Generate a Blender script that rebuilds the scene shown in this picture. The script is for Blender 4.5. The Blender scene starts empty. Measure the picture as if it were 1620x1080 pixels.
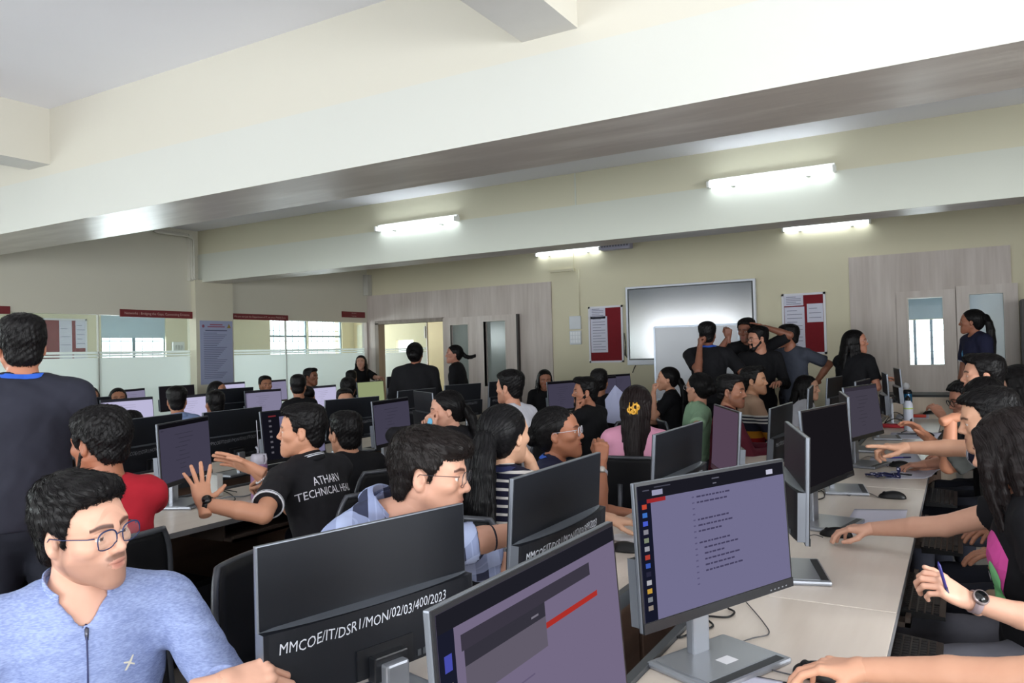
import bpy, bmesh, math, os
import numpy as np
from mathutils import Vector, Matrix
from mathutils.bvhtree import BVHTree
C = bpy.context.scene.collection
PI = math.pi
rng = np.random.default_rng(7)

# ------------------------------------------------------------------ camera model (27 mm lens, standing eye level)
CAM_H = 1.50; FPX = 1218.7
def cam_axes():
    y, p, r = [math.radians(a) for a in (30.1436, 0.8307, -1.535)]
    fwd = np.array([-math.sin(y)*math.cos(p), math.cos(y)*math.cos(p), math.sin(p)])
    right = np.array([math.cos(y), math.sin(y), 0.0]); up = np.cross(right, fwd)
    return right*math.cos(r)+up*math.sin(r), -right*math.sin(r)+up*math.cos(r), fwd
CR, CU, CF = cam_axes()
CC = np.array([0, 0, CAM_H])
def ray(x, y): return CF + CR*((x-810)/FPX) - CU*((y-540)/FPX)
def at(x, y, depth): return CC + ray(x, y)*depth                # a point at a distance in front of the camera
def onz(x, y, z): d = ray(x, y); return CC + d*((z-CAM_H)/d[2])  # a point on a level surface
def ony(x, y, Y): d = ray(x, y); return CC + d*(Y/d[1])
def onx(x, y, X): d = ray(x, y); return CC + d*(X/d[0])
def viewang(px): return 120 - math.degrees(math.atan((px-810)/FPX))

# ------------------------------------------------------------------ materials
MATS = {}
def srgb(r, g, b):
    f = lambda c: c/12.92 if c <= .04045 else ((c+.055)/1.055)**2.4
    return (f(r/255), f(g/255), f(b/255), 1)
class NT:
    def __init__(s, name):
        s.m = bpy.data.materials.new(name); s.m.use_nodes = True; s.t = s.m.node_tree; s.t.nodes.clear()
        s.out = s.n('ShaderNodeOutputMaterial')
    def n(s, t, **kw):
        o = s.t.nodes.new(t)
        for k, v in kw.items(): setattr(o, k, v)
        return o
    def l(s, a, b): s.t.links.new(a, b)
    def ramp(s, fac, stops, interp='LINEAR'):
        r = s.n('ShaderNodeValToRGB'); r.color_ramp.interpolation = interp
        e = r.color_ramp.elements
        while len(e) < len(stops): e.new(.5)
        for i, (p, c) in enumerate(stops): e[i].position = p; e[i].color = c
        s.l(fac, r.inputs[0]); return r.outputs[0]
    def math(s, op, a, b=None):
        m = s.n('ShaderNodeMath', operation=op)
        for i, v in enumerate((a, b)):
            if v is None: continue
            if isinstance(v, (int, float)): m.inputs[i].default_value = v
            else: s.l(v, m.inputs[i])
        return m.outputs[0]
    def mix(s, f, a, b):
        m = s.n('ShaderNodeMix', data_type='RGBA')
        for sock, v in ((m.inputs[0], f), (m.inputs[6], a), (m.inputs[7], b)):
            if isinstance(v, (int, float)): sock.default_value = v
            elif isinstance(v, tuple): sock.default_value = v
            else: s.l(v, sock)
        return m.outputs[2]
    def coord(s, scale=(1, 1, 1)):
        tc = s.n('ShaderNodeTexCoord'); mp = s.n('ShaderNodeMapping'); mp.inputs['Scale'].default_value = scale
        s.l(tc.outputs['Object'], mp.inputs[0]); return mp.outputs[0]
    def noise(s, vec, scale, detail=3):
        nz = s.n('ShaderNodeTexNoise'); nz.inputs['Scale'].default_value = scale; nz.inputs['Detail'].default_value = detail
        s.l(vec, nz.inputs['Vector']); return nz.outputs['Fac']
    def bsdf(s, color, rough=.5, metal=0, spec=.5, bump=None, bstr=.2, bdist=.01, **kw):
        b = s.n('ShaderNodeBsdfPrincipled')
        if isinstance(color, tuple): b.inputs['Base Color'].default_value = color
        else: s.l(color, b.inputs['Base Color'])
        if isinstance(rough, (int, float)): b.inputs['Roughness'].default_value = rough
        else: s.l(rough, b.inputs['Roughness'])
        b.inputs['Metallic'].default_value = metal; b.inputs['Specular IOR Level'].default_value = spec
        for k, v in kw.items(): b.inputs[k.replace('_', ' ')].default_value = v
        if bump is not None:
            bp = s.n('ShaderNodeBump'); bp.inputs['Strength'].default_value = bstr; bp.inputs['Distance'].default_value = bdist
            s.l(bump, bp.inputs['Height']); s.l(bp.outputs[0], b.inputs['Normal'])
        s.l(b.outputs[0], s.out.inputs[0]); return b
def plain(name, rgb, rough=.5, metal=0, spec=.5, var=.06, vs=6, bump=0, bs=60):
    if name in MATS: return MATS[name]
    t = NT(name); c = srgb(*rgb); v = t.coord()
    col = t.mix(t.noise(v, vs), tuple(x*(1-var) for x in c[:3])+(1,), tuple(min(1, x*(1+var)) for x in c[:3])+(1,))
    t.bsdf(col, rough, metal, spec, bump=t.noise(v, bs) if bump else None, bstr=bump)
    MATS[name] = t.m; return t.m
def emit(name, rgb, strength):
    if name in MATS: return MATS[name]
    t = NT(name); e = t.n('ShaderNodeEmission'); e.inputs[0].default_value = srgb(*rgb); e.inputs[1].default_value = strength
    t.l(e.outputs[0], t.out.inputs[0]); MATS[name] = t.m; return t.m
def wood(name, a, b, axis, rough=.45, scale=1.0, spec=.5):
    if name in MATS: return MATS[name]
    t = NT(name); sc = [14*scale]*3; sc[axis] = 1.1*scale
    v = t.coord(tuple(sc)); v2 = t.coord(tuple(x*3.5 for x in sc))
    f = t.math('ADD', t.math('MULTIPLY', t.noise(v, 1, 4), .7), t.math('MULTIPLY', t.noise(v2, 1, 3), .3))
    col = t.ramp(f, [(.3, srgb(*a)), (.7, srgb(*b))])
    t.bsdf(col, rough, spec=spec, bump=f, bstr=.03); MATS[name] = t.m; return t.m
def cloth(name, rgb, rough=.85, var=.18, scale=9):
    return plain('cloth_'+name, rgb, rough, spec=.25, var=var, vs=scale, bump=.07, bs=420)
def glass(name, rgb, alpha, rough=.03):
    # thin pane: partly see-through, partly glossy / diffusing
    if name in MATS: return MATS[name]
    t = NT(name)
    tr = t.n('ShaderNodeBsdfTransparent'); tr.inputs[0].default_value = (.93, .97, .96, 1)
    pr = t.n('ShaderNodeBsdfPrincipled'); pr.inputs['Base Color'].default_value = srgb(*rgb); pr.inputs['Roughness'].default_value = rough
    mx = t.n('ShaderNodeMixShader'); mx.inputs[0].default_value = alpha
    t.l(tr.outputs[0], mx.inputs[1]); t.l(pr.outputs[0], mx.inputs[2]); t.l(mx.outputs[0], t.out.inputs[0])
    MATS[name] = t.m; return t.m

# ------------------------------------------------------------------ mesh helpers
def link(name, me, parent=None, mats=(), smooth=False):
    o = bpy.data.objects.new(name, me); C.objects.link(o)
    for m in mats: me.materials.append(m)
    if parent is not None: o.parent = parent
    if smooth: me.polygons.foreach_set('use_smooth', [True]*len(me.polygons))
    return o
def np_mesh(name, V, F, col=None):
    me = bpy.data.meshes.new(name); V = np.asarray(V, np.float32); F = np.asarray(F, np.int32)
    me.vertices.add(len(V)); me.vertices.foreach_set('co', V.ravel())
    k = F.shape[1]; me.loops.add(F.size); me.loops.foreach_set('vertex_index', F.ravel())
    me.polygons.add(len(F)); me.polygons.foreach_set('loop_start', np.arange(0, F.size, k, dtype=np.int32))
    me.polygons.foreach_set('use_smooth', np.ones(len(F), bool))
    me.update(calc_edges=True)
    if col is not None:
        a = me.color_attributes.new('Col', 'FLOAT_COLOR', 'POINT')
        a.data.foreach_set('color', np.concatenate([col, np.ones((len(col), 1))], 1).astype(np.float32).ravel())
    return me
class MB:
    """collects shapes; build() links them as one mesh object"""
    def __init__(s): s.v = []; s.f = []; s.m = []; s.sm = []
    def add(s, V, F, mi=0, sm=False):
        b = len(s.v); s.v += [tuple(p) for p in V]
        for f in F: s.f.append([i+b for i in f]); s.m.append(mi); s.sm.append(sm)
        return s
    def box(s, lo, hi, mi=0, M=None, bev=0):
        lo = np.minimum(lo, hi); hi = np.maximum(np.array(lo), hi)
        lo = np.array(lo, float); hi = np.array(hi, float)
        if bev <= 0:
            V = [(x, y, z) for x in (lo[0], hi[0]) for y in (lo[1], hi[1]) for z in (lo[2], hi[2])]
            F = [(0, 1, 3, 2), (4, 6, 7, 5), (0, 4, 5, 1), (2, 3, 7, 6), (0, 2, 6, 4), (1, 5, 7, 3)]
        else:
            bm = bmesh.new(); bmesh.ops.create_cube(bm, size=1)
            for v in bm.verts: v.co = Vector(lo+(np.array(v.co)+.5)*(hi-lo))
            bev = min(bev, .45*float((hi-lo).min()))
            bmesh.ops.bevel(bm, geom=list(bm.edges), offset=bev, segments=2, affect='EDGES', profile=.6)
            bm.verts.index_update(); V = [tuple(v.co) for v in bm.verts]; F = [[v.index for v in f.verts] for f in bm.faces]; bm.free()
        if M is not None: V = [tuple(M @ Vector(p)) for p in V]
        return s.add(V, F, mi)
    def quad(s, pts, mi=0): return s.add(pts, [tuple(range(len(pts)))], mi)
    def prism(s, poly, axis, a, b, mi=0, M=None):
        n = len(poly); V = []
        for t in (a, b):
            for p in poly:
                q = list(p); q.insert(axis, t); V.append(tuple(q))
        F = [tuple(range(n))[::-1], tuple(range(n, 2*n))]+[(i, (i+1) % n, n+(i+1) % n, n+i) for i in range(n)]
        if M is not None: V = [tuple(M @ Vector(p)) for p in V]
        return s.add(V, F, mi)
    def tube(s, pts, r, mi=0, n=8, closed=False, flat=None):
        P = [np.array(p, float) for p in pts]; V = []; k = len(P)
        rr = r if hasattr(r, '__len__') else [r]*k
        up = np.array([.13, .29, .95])
        for i, p in enumerate(P):
            t = P[(i+1) % k]-P[i-1] if closed else P[min(i+1, k-1)]-P[max(i-1, 0)]
            t = t/(np.linalg.norm(t)+1e-9)
            a = np.cross(t, up); la = np.linalg.norm(a)
            a = a/la if la > 1e-3 else np.array([1., 0, 0]); b = np.cross(t, a)
            for j in range(n):
                w = 2*PI*j/n; V.append(p+a*math.cos(w)*rr[i]+b*math.sin(w)*rr[i]*(flat or 1))
        F = []
        for i in range(k if closed else k-1):
            for j in range(n):
                a0 = i*n+j; a1 = i*n+(j+1) % n; b0 = ((i+1) % k)*n+j; b1 = ((i+1) % k)*n+(j+1) % n
                F.append((a0, a1, b1, b0))
        if not closed: F += [tuple(range(n))[::-1], tuple(range((k-1)*n, k*n))]
        return s.add(V, F, mi, True)
    def cyl(s, a, b, ra, rb=None, mi=0, n=16): return s.tube([a, b], [ra, rb if rb is not None else ra], mi, n)
    def lathe(s, prof, c=(0, 0, 0), mi=0, n=24, M=None):
        V = []
        for r, z in prof:
            for j in range(n): V.append((c[0]+r*math.cos(2*PI*j/n), c[1]+r*math.sin(2*PI*j/n), c[2]+z))
        F = [(i*n+j, i*n+(j+1) % n, (i+1)*n+(j+1) % n, (i+1)*n+j) for i in range(len(prof)-1) for j in range(n)]
        F += [tuple(range(n))[::-1], tuple(range((len(prof)-1)*n, len(prof)*n))]
        if M is not None: V = [tuple(M @ Vector(p)) for p in V]
        return s.add(V, F, mi, True)
    def build(s, name, mats, parent=None):
        me = bpy.data.meshes.new(name); me.from_pydata(s.v, [], s.f)
        mats = mats if isinstance(mats, (list, tuple)) else [mats]
        for m in mats: me.materials.append(m)
        me.polygons.foreach_set('material_index', s.m); me.polygons.foreach_set('use_smooth', s.sm); me.update()
        return link(name, me, parent)
def empty(name, loc, rz=0):
    o = bpy.data.objects.new(name, None); C.objects.link(o); o.location = loc; o.rotation_euler = (0, 0, rz); o.empty_display_size = .1; return o
def tag(o, label, cat, group=None, kind=None):
    o['label'] = label; o['category'] = cat
    if group: o['group'] = group
    if kind: o['kind'] = kind
    return o
def struct(o, label=None):
    o['kind'] = 'structure'
    if label: o['label'] = label
    return o
def copy_tree(o, parent=None):
    c = o.copy(); C.objects.link(c)
    if parent is not None: c.parent = parent
    for ch in list(o.children): copy_tree(ch, c)
    return c
def text_geo(body, size, shear=0, bold=0, res=2):
    cu = bpy.data.curves.new('t', 'FONT'); cu.body = body; cu.size = size; cu.shear = shear; cu.offset = bold; cu.resolution_u = res
    cu.align_x = 'CENTER'; cu.align_y = 'CENTER'
    o = bpy.data.objects.new('t', cu); C.objects.link(o)
    me = o.to_mesh(); V = [tuple(v.co) for v in me.vertices]; F = [tuple(p.vertices) for p in me.polygons]
    o.to_mesh_clear(); bpy.data.objects.remove(o); bpy.data.curves.remove(cu); return V, F

# ------------------------------------------------------------------ smooth solids: signed distance fields on a grid -> one closed surface
class Prim:
    def __init__(s, f, lo, hi): s.f = f; s.lo = np.array(lo, float); s.hi = np.array(hi, float)
def ell(c, r, R=None):
    c = np.array(c, float); r = np.array(r, float); m = float(r.max())
    if R is None:
        lo, hi = c-r, c+r
        def f(X, Y, Z):
            a, b, d = (X-c[0]), (Y-c[1]), (Z-c[2])
            k0 = np.sqrt((a/r[0])**2+(b/r[1])**2+(d/r[2])**2)+1e-6
            k1 = np.sqrt((a/r[0]**2)**2+(b/r[1]**2)**2+(d/r[2]**2)**2)+1e-6
            return k0*(k0-1)/k1
    else:
        lo, hi = c-m, c+m; R = np.array(R, float)
        def f(X, Y, Z):
            a, b, d = X-c[0], Y-c[1], Z-c[2]
            q = [a*R[0, i]+b*R[1, i]+d*R[2, i] for i in range(3)]
            k0 = np.sqrt((q[0]/r[0])**2+(q[1]/r[1])**2+(q[2]/r[2])**2)+1e-6
            k1 = np.sqrt((q[0]/r[0]**2)**2+(q[1]/r[1]**2)**2+(q[2]/r[2]**2)**2)+1e-6
            return k0*(k0-1)/k1
    return Prim(f, lo, hi)
def cap(a, b, ra, rb=None):
    a = np.array(a, float); b = np.array(b, float); rb = ra if rb is None else rb
    ab = b-a; L = float(ab@ab)+1e-9; m = max(ra, rb)
    def f(X, Y, Z):
        x, y, z = X-a[0], Y-a[1], Z-a[2]
        t = np.clip((x*ab[0]+y*ab[1]+z*ab[2])/L, 0, 1)
        return np.sqrt((x-t*ab[0])**2+(y-t*ab[1])**2+(z-t*ab[2])**2)-(ra+t*(rb-ra))
    return Prim(f, np.minimum(a, b)-m, np.maximum(a, b)+m)
def clip(p, pt, n):
    pt = np.array(pt, float); n = np.array(n, float); n = n/np.linalg.norm(n); g = p.f
    return Prim(lambda X, Y, Z: np.maximum(g(X, Y, Z), (X-pt[0])*n[0]+(Y-pt[1])*n[1]+(Z-pt[2])*n[2]), p.lo, p.hi)
class Grid:
    def __init__(s, lo, hi, h):
        s.h = h; s.lo = np.array(lo, float)-2*h; n = np.ceil((np.array(hi, float)+2*h-s.lo)/h).astype(int)+1
        s.ax = [(s.lo[i]+h*np.arange(n[i])).astype(np.float32) for i in range(3)]
        s.D = np.full(tuple(n), 1.0, np.float32)
    def sl(s, lo, hi, m):
        a = np.maximum(((lo-m-s.lo)/s.h).astype(int), 0); b = np.minimum(((hi+m-s.lo)/s.h).astype(int)+2, s.D.shape)
        if (b <= a).any(): return None
        S = tuple(slice(a[i], b[i]) for i in range(3))
        return S, s.ax[0][S[0]][:, None, None], s.ax[1][S[1]][None, :, None], s.ax[2][S[2]][None, None, :]
    def add(s, p, k=0.0):
        q = s.sl(p.lo, p.hi, k+2.5*s.h)
        if q is None: return s
        S, X, Y, Z = q; d = p.f(X, Y, Z); D = s.D[S]
        if k > 0:
            w = np.maximum(k-np.abs(D-d), 0)/k; s.D[S] = np.minimum(D, d)-w*w*k*.25
        else: s.D[S] = np.minimum(D, d)
        return s
    def sub(s, p, k=0.0):
        q = s.sl(p.lo, p.hi, k+2.5*s.h)
        if q is None: return s
        S, X, Y, Z = q; d = -p.f(X, Y, Z); D = s.D[S]
        if k > 0:
            w = np.maximum(k-np.abs(D-d), 0)/k; s.D[S] = np.maximum(D, d)+w*w*k*.25
        else: s.D[S] = np.maximum(D, d)
        return s
    def xyz(s): return s.ax[0][:, None, None], s.ax[1][None, :, None], s.ax[2][None, None, :]
    def mesh(s):
        D = s.D
        for a in range(3):                                   # close at the box
            for e in (0, -1):
                ix = [slice(None)]*3; ix[a] = e; D[tuple(ix)] = np.maximum(D[tuple(ix)], 1e-3)
        S = D < 0; n = np.array(D.shape)-1
        cnt = np.zeros(tuple(n), np.int8)
        for i in (0, 1):
            for j in (0, 1):
                for k in (0, 1): cnt += S[i:n[0]+i, j:n[1]+j, k:n[2]+k]
        I = np.argwhere((cnt > 0) & (cnt < 8))
        if len(I) == 0: return np.zeros((0, 3)), np.zeros((0, 4), int)
        idx = np.full(tuple(n), -1, np.int32); idx[I[:, 0], I[:, 1], I[:, 2]] = np.arange(len(I))
        P = np.zeros((len(I), 3)); N = np.zeros(len(I))
        cs = [(i, j, k) for i in (0, 1) for j in (0, 1) for k in (0, 1)]
        for a in cs:
            for ax in range(3):
                if a[ax]: continue
                b = list(a); b[ax] = 1
                da = D[I[:, 0]+a[0], I[:, 1]+a[1], I[:, 2]+a[2]]; db = D[I[:, 0]+b[0], I[:, 1]+b[1], I[:, 2]+b[2]]
                m = (da < 0) != (db < 0); t = np.where(m, da/(da-db+1e-12), 0)
                p = np.tile(np.array(a, float), (len(I), 1)); p[:, ax] = t
                P += p*m[:, None]; N += m
        V = s.lo+(I+P/N[:, None])*s.h
        Q = []
        for ax in range(3):
            o1, o2 = (ax+1) % 3, (ax+2) % 3
            a = [slice(None)]*3; b = [slice(None)]*3; a[ax] = slice(0, -1); b[ax] = slice(1, None)
            sa, sb = S[tuple(a)], S[tuple(b)]
            E = np.argwhere(sa != sb); E = E[(E[:, o1] > 0) & (E[:, o2] > 0) & (E[:, o1] < n[o1]) & (E[:, o2] < n[o2])]
            ins = sa[E[:, 0], E[:, 1], E[:, 2]]
            def c(d1, d2):
                e = E.copy(); e[:, o1] -= d1; e[:, o2] -= d2; return idx[e[:, 0], e[:, 1], e[:, 2]]
            q = np.stack([c(1, 1), c(0, 1), c(0, 0), c(1, 0)], 1); q[~ins] = q[~ins][:, ::-1]; Q.append(q)
        return V, np.concatenate(Q)
def wob(X, Y, Z, s, seed=0):
    r = np.random.default_rng(seed); o = 0
    for i in range(4):
        d = r.normal(size=3); d /= np.linalg.norm(d); f = s*(1+.55*i)
        o = o+np.sin((X*d[0]+Y*d[1]+Z*d[2])*f+r.uniform(0, 6.3)+1.7*np.sin((X*d[1]-Y*d[2]+Z*d[0])*f*.6))/(1+.5*i)
    return o*.4
# ------------------------------------------------------------------ heads
HEADS = {}
def head_template(h, fem=False, beard=0):
    """skin surface of a head; eye line near z=0, +Y is where it faces. returns verts, quads, colour weights"""
    key = (h, fem, beard)
    if key in HEADS: return HEADS[key]
    g = Grid((-.10, -.13, -.165), (.10, .13, .125), h)
    g.add(ell((0, -.015, .030), (.075, .093, .082)))
    g.add(ell((0, .028, .030), (.063, .060, .064)), .03)
    g.add(ell((0, .033, -.030), (.057 if not fem else .055, .052, .060)), .03)
    jw = .049 if not fem else .046
    for s in (-1, 1):
        g.add(cap((s*jw, .004, -.050), (s*.013, .072, -.099), .020, .015), .03)
        g.add(ell((s*.043, .056, -.020), (.022, .026, .018)), .025)
        g.add(cap((s*.012, .083, .021), (s*.042, .073, .023), .011, .009), .02)
    g.add(ell((0, .034, -.070), (.042, .050, .040)), .03)
    g.add(ell((0, .079, -.098), (.019, .016, .016)), .022)
    for s in (-1, 1): g.sub(ell((s*.032, .097, .003), (.020, .014, .012)), .014)
    nw = .0100 if not fem else .0088
    g.add(cap((0, .084, .014), (0, .1035, -.021), .0078, .0098), .014)
    g.add(ell((0, .1035, -.026), (nw*1.08, .0118, .0100)), .008)
    for s in (-1, 1): g.add(ell((s*.0118, .0945, -.030), (.0070, .0105, .0072)), .006)
    g.add(ell((0, .070, -.062), (.034, .025, .026)), .022)
    for s in (-1, 1):
        g.add(ell((s*.032, .0745, .002), (.0125, .0125, .0125)), .002)
        g.add(ell((s*.032, .0765, .0095), (.0165, .0120, .0055)), .004)
        g.add(ell((s*.032, .0755, -.0075), (.0150, .0105, .0045)), .004)
    lp = 1.25 if fem else 1.0
    g.add(ell((0, .0905, -.0575), (.021, .0085*lp, .0052*lp)), .004)
    g.add(ell((0, .0890, -.0665), (.018, .0090*lp, .0060*lp)), .004)
    g.sub(cap((-.012, .0990, -.0625), (.012, .0990, -.0625), .0030), .003)
    for s in (-1, 1): g.sub(cap((s*.012, .0990, -.0625), (s*.024, .0940, -.0600), .0030, .0022), .003)
    for s in (-1, 1):
        g.add(ell((s*.0745, -.010, -.010), (.0085, .0165, .028)), .006)
        g.add(ell((s*.071, -.004, -.030), (.007, .009, .010)), .008)
        g.sub(ell((s*.0845, -.006, -.007), (.0080, .0100, .018)), .004); g.add(ell((s*.0765, .004, -.010), (.004, .0045, .008)), .004)
    g.add(cap((0, -.016, -.050), (0, -.026, -.128), .050 if fem else .056, .040 if fem else .045), .025)
    V, F = g.mesh()
    x, y, z = V[:, 0], V[:, 1], V[:, 2]; ax = np.abs(x)
    W = np.zeros((len(V), 5))                                 # lips, brows, stubble, white of eye, iris
    e = lambda c, r: ((ax-c[0])/r[0])**2+((y-c[1])/r[1])**2+((z-c[2])/r[2])**2
    W[:, 0] = np.clip(1.6-1.1*np.minimum(e((0, .0925, -.0572), (.0215, .0095, .0062)), e((0, .0915, -.0668), (.0185, .0100, .0070))), 0, 1)
    bz = .0265-.004*((ax-.030)/.022)**2
    W[:, 1] = np.clip(1.8-np.abs(z-bz)/((.0034 if fem else .0042)-.05*np.clip(ax-.03, 0, 1))*1.1, 0, 1)*(ax > .009)*(ax < .054)*(y > .045)
    st = np.clip((-.035-z)/.02, 0, 1)*np.clip((y+.005)/.02, 0, 1)*np.clip((z+.125)/.02, 0, 1)
    mous = np.clip(1.4-e((.010, .094, -.047), (.024, .012, .008)), 0, 1)
    side = np.clip((ax-.045)/.012, 0, 1)*np.clip((.03-z)/.02, 0, 1)*np.clip(1-np.abs(y-.012)/.02, 0, 1)
    W[:, 2] = np.clip(np.maximum(np.maximum(st*.55, mous), side*.8), 0, 1)*(W[:, 0] < .3)
    de = np.sqrt((ax-.032)**2+(y-.0745)**2+(z-.002)**2)
    vis = (de < .0131)*(y > .080)*(np.abs(z-.001) < .0072)*(ax < .0445)*(ax > .0185)
    W[:, 3] = vis
    W[:, 4] = vis*(np.sqrt((ax-.032)**2+(z-.0015)**2) < .0058)
    HEADS[key] = (V, F, W); return HEADS[key]

def hairline(y, style):
    if style == 'fem': xs, zs = [-.12, -.05, -.015, .02, .055, .10], [-.115, -.100, -.020, .010, .062, .094]
    elif style == 'fringe': xs, zs = [-.12, -.06, -.02, .018, .050, .10], [-.085, -.074, -.012, -.012, .048, .062]
    else: xs, zs = [-.12, -.06, -.02, .018, .050, .10], [-.085, -.074, -.012, -.022, .070, .090]
    return np.interp(y, xs, zs)
HAIRS = {}
def hair_template(style, h):
    key = (style, h)
    if key in HAIRS: return HAIRS[key]
    g = Grid((-.19, -.30, -.44), (.19, .15, .17), h) if style in ('long', 'pony', 'fly', 'clip', 'curtain', 'lowpony', 'bigpony') else Grid((-.12, -.19, -.13), (.12, .14, .17), h)
    fem = style in ('long', 'pony', 'fly', 'clip', 'bun', 'curtain', 'lowpony', 'bigpony')
    sc = dict(short=1.0, quiff=1.04, fade=1.02, buzz=.965, flop=1.06, curly=1.10).get(style, 1.0)
    g.add(ell((0, -.016, .036), (.0835*sc, .1015*sc, .088*sc)))
    if style != 'buzz': g.add(ell((0, -.050, -.034), (.064 if style != 'fade' else .060, .052, .058)), .02)
    if style in ('short', 'quiff', 'flop', 'fade', 'curly'):
        g.add(ell((0, .030, .088), (.066, .064, .034)), .03)
        g.add(ell((0, -.040, .085), (.070, .064, .036)), .03)
    if style == 'quiff': g.add(ell((.008, .060, .106), (.054, .036, .024)), .02)
    if style == 'flop':
        g.add(ell((.012, .072, .082), (.062, .040, .032)), .02); g.add(ell((-.035, .080, .060), (.026, .022, .030)), .02)
        for i in range(9): g.add(cap((-.05+.012*i, .07, .09), (-.062+.013*i, .094-.0035*abs(i-4), .045+.004*(i % 3)), .016, .007), .012)
    if style == 'fade': g.add(ell((0, -.02, .075), (.084, .098, .060)), .02)
    if fem:
        g.add(ell((0, -.045, .020), (.082, .078, .085)), .03)
    X, Y, Z = g.xyz()
    hl = hairline(Y, 'fem' if fem else ('fringe' if style in ('flop', 'fringe') else 'm'))+.06*np.clip(np.abs(X)-.05, 0, 1)*(Y > .03)
    if style == 'curtain': hl = hl-.16*np.clip((np.abs(X)-.052)/.015, 0, 1)*(Y < .09)-.1*(X < -.03)*(Y > .02)
    if not fem or style in ('bun', 'pony', 'fly', 'lowpony', 'bigpony', 'clip'):
        jag = .004*np.sin(X*700+Y*300)+.003*np.sin(Y*900-X*250)
        g.D = np.maximum(g.D, (hl+jag-Z)*.75)
        if not fem:                                            # clear the ears
            for s in (-1, 1): g.sub(ell((s*.083, -.008, -.014), (.022, .026, .037)), .006)
            if style == 'fade': 
                for s in (-1, 1): g.sub(ell((s*.105, -.02, -.010), (.030, .085, .052)), .012)
        else:
            for s in (-1, 1): g.sub(ell((s*.088, -.004, -.018), (.016, .022, .030)), .006)
    else:
        jag = .004*np.sin(X*700)
        back = np.clip((-.005-Y)/.02, 0, 1)
        g.D = np.maximum(g.D, (hl-.5*back+jag-Z)*.75)
    R = np.random.default_rng(3)
    def lock(p0, p1, p2, r0, r1, k=.012, n=4, wave=0):
        n = 8 if wave else n; f_ = R.uniform(0, 6.3)
        q = [(1-t)**2*np.array(p0)+2*t*(1-t)*np.array(p1)+t*t*np.array(p2)+wave*t*np.array([math.sin(f_+t*9), math.cos(f_+t*8), 0]) for t in np.linspace(0, 1, n+1)]
        for i in range(n): g.add(cap(q[i], q[i+1], r0+(r1-r0)*i/n, r0+(r1-r0)*(i+1)/n), k)
    if style in ('pony', 'lowpony'):
        z0 = .03 if style == 'pony' else -.03
        g.add(ell((0, -.118, z0), (.024, .020, .024)), .02)
        for i in range(11):
            a = R.uniform(-1, 1); b = R.uniform(-1, 1)
            lock((a*.012, -.125, z0+b*.01), (a*.06, -.185+b*.02, z0-.06), (a*.065, -.165+b*.025, -.34+R.uniform(-.06, .06)), .026, .012)
    if style == 'bigpony':
        g.add(ell((0, -.112, -.01), (.030, .024, .030)), .02)
        for i in range(20):
            a = R.uniform(-1, 1); b = R.uniform(-1, 1)
            lock((a*.016, -.120, -.01+b*.012), (a*.075, -.185+b*.03, -.09), (a*.085, -.195+b*.03, -.40+R.uniform(-.03, .08)), .026, .014)
    if style == 'fly':
        g.add(ell((0, -.118, .0), (.022, .020, .022)), .02)
        for i in range(8):
            a = R.uniform(-1, 1); b = R.uniform(-1, 1)
            lock((a*.01, -.12, b*.01), (a*.02, -.18, -.07+b*.02), (a*.03, -.285, -.02+b*.03), .020, .007)
    if style == 'bun':
        g.add(ell((0, -.125, -.01), (.050, .040, .046)), .012)
    if style in ('long', 'clip'):
        cw = .62 if style == 'clip' else 1
        for i in range(22):
            a = -1+2*i/21; b = R.uniform(-1, 1)
            lock((a*.070, -.060-.045*(1-a*a), .03), (a*.098*cw, -.095-.05*(1-a*a), -.12), (a*(.10+.03*b)*cw, -.115-.06*(1-a*a)+.015*b, -.30+.05*b), .022, .011)
        if style == 'clip':
            g.add(ell((0, -.112, -.02), (.045, .030, .06)), .03)
        else:
            for s in (-1, 1):
                for j in range(4): lock((s*(.070), .02-.02*j, .03), (s*.098, .03-.025*j, -.10), (s*(.10+.01*j), .045-.03*j, -.24-.02*j), .016, .008)
    if style == 'curtain':
        for i in range(26):
            a = -1+2*i/25; b = R.uniform(-1, 1)
            lock((a*.072, -.055-.045*(1-a*a), .03), (a*.10, -.085-.05*(1-a*a), -.13), (a*(.11+.03*b), -.06-.05*(1-a*a)+.02*b, -.31+.09*b), .020, .007, .013, 8, .012)
        for s in (-1, 1):
            for j in range(9):
                b = R.uniform(-1, 1)
                lock((s*.060, .055-.013*j, .070), (s*(.094+.006*b), .060-.015*j, -.06), (s*(.085+.025*b), .075-.018*j+.01*b, -.28+.08*b), .014, .006, .011, 8, .012)
    X, Y, Z = g.xyz()
    amp = .0011 if style != 'curly' else .0022
    if style == 'curly': st = wob(X, Y, Z, 260, 5)*1.6+wob(X, Y, Z, 120, 6)
    elif style == 'buzz': st = wob(X, Y, Z, 400, 2)*.3
    elif fem: st = np.sin(X*420+2*np.sin(Z*40)+Y*90)*.6+np.sin(X*230-Y*170+1.5*np.sin(Z*25))*.7
    else: st = np.sin(X*330+3*np.sin(Y*60+Z*30))*.8+np.sin(X*190-Z*260+2*np.sin(Y*45))*.7+wob(X, Y, Z, 160, 4)*.8
    g.D = g.D+amp*st
    V, F = g.mesh()
    if h <= .0045: V, F = strands(V, F, style, fem, 2600 if h < .003 else 1500)
    HAIRS[key] = (V, F); return HAIRS[key]
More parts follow.
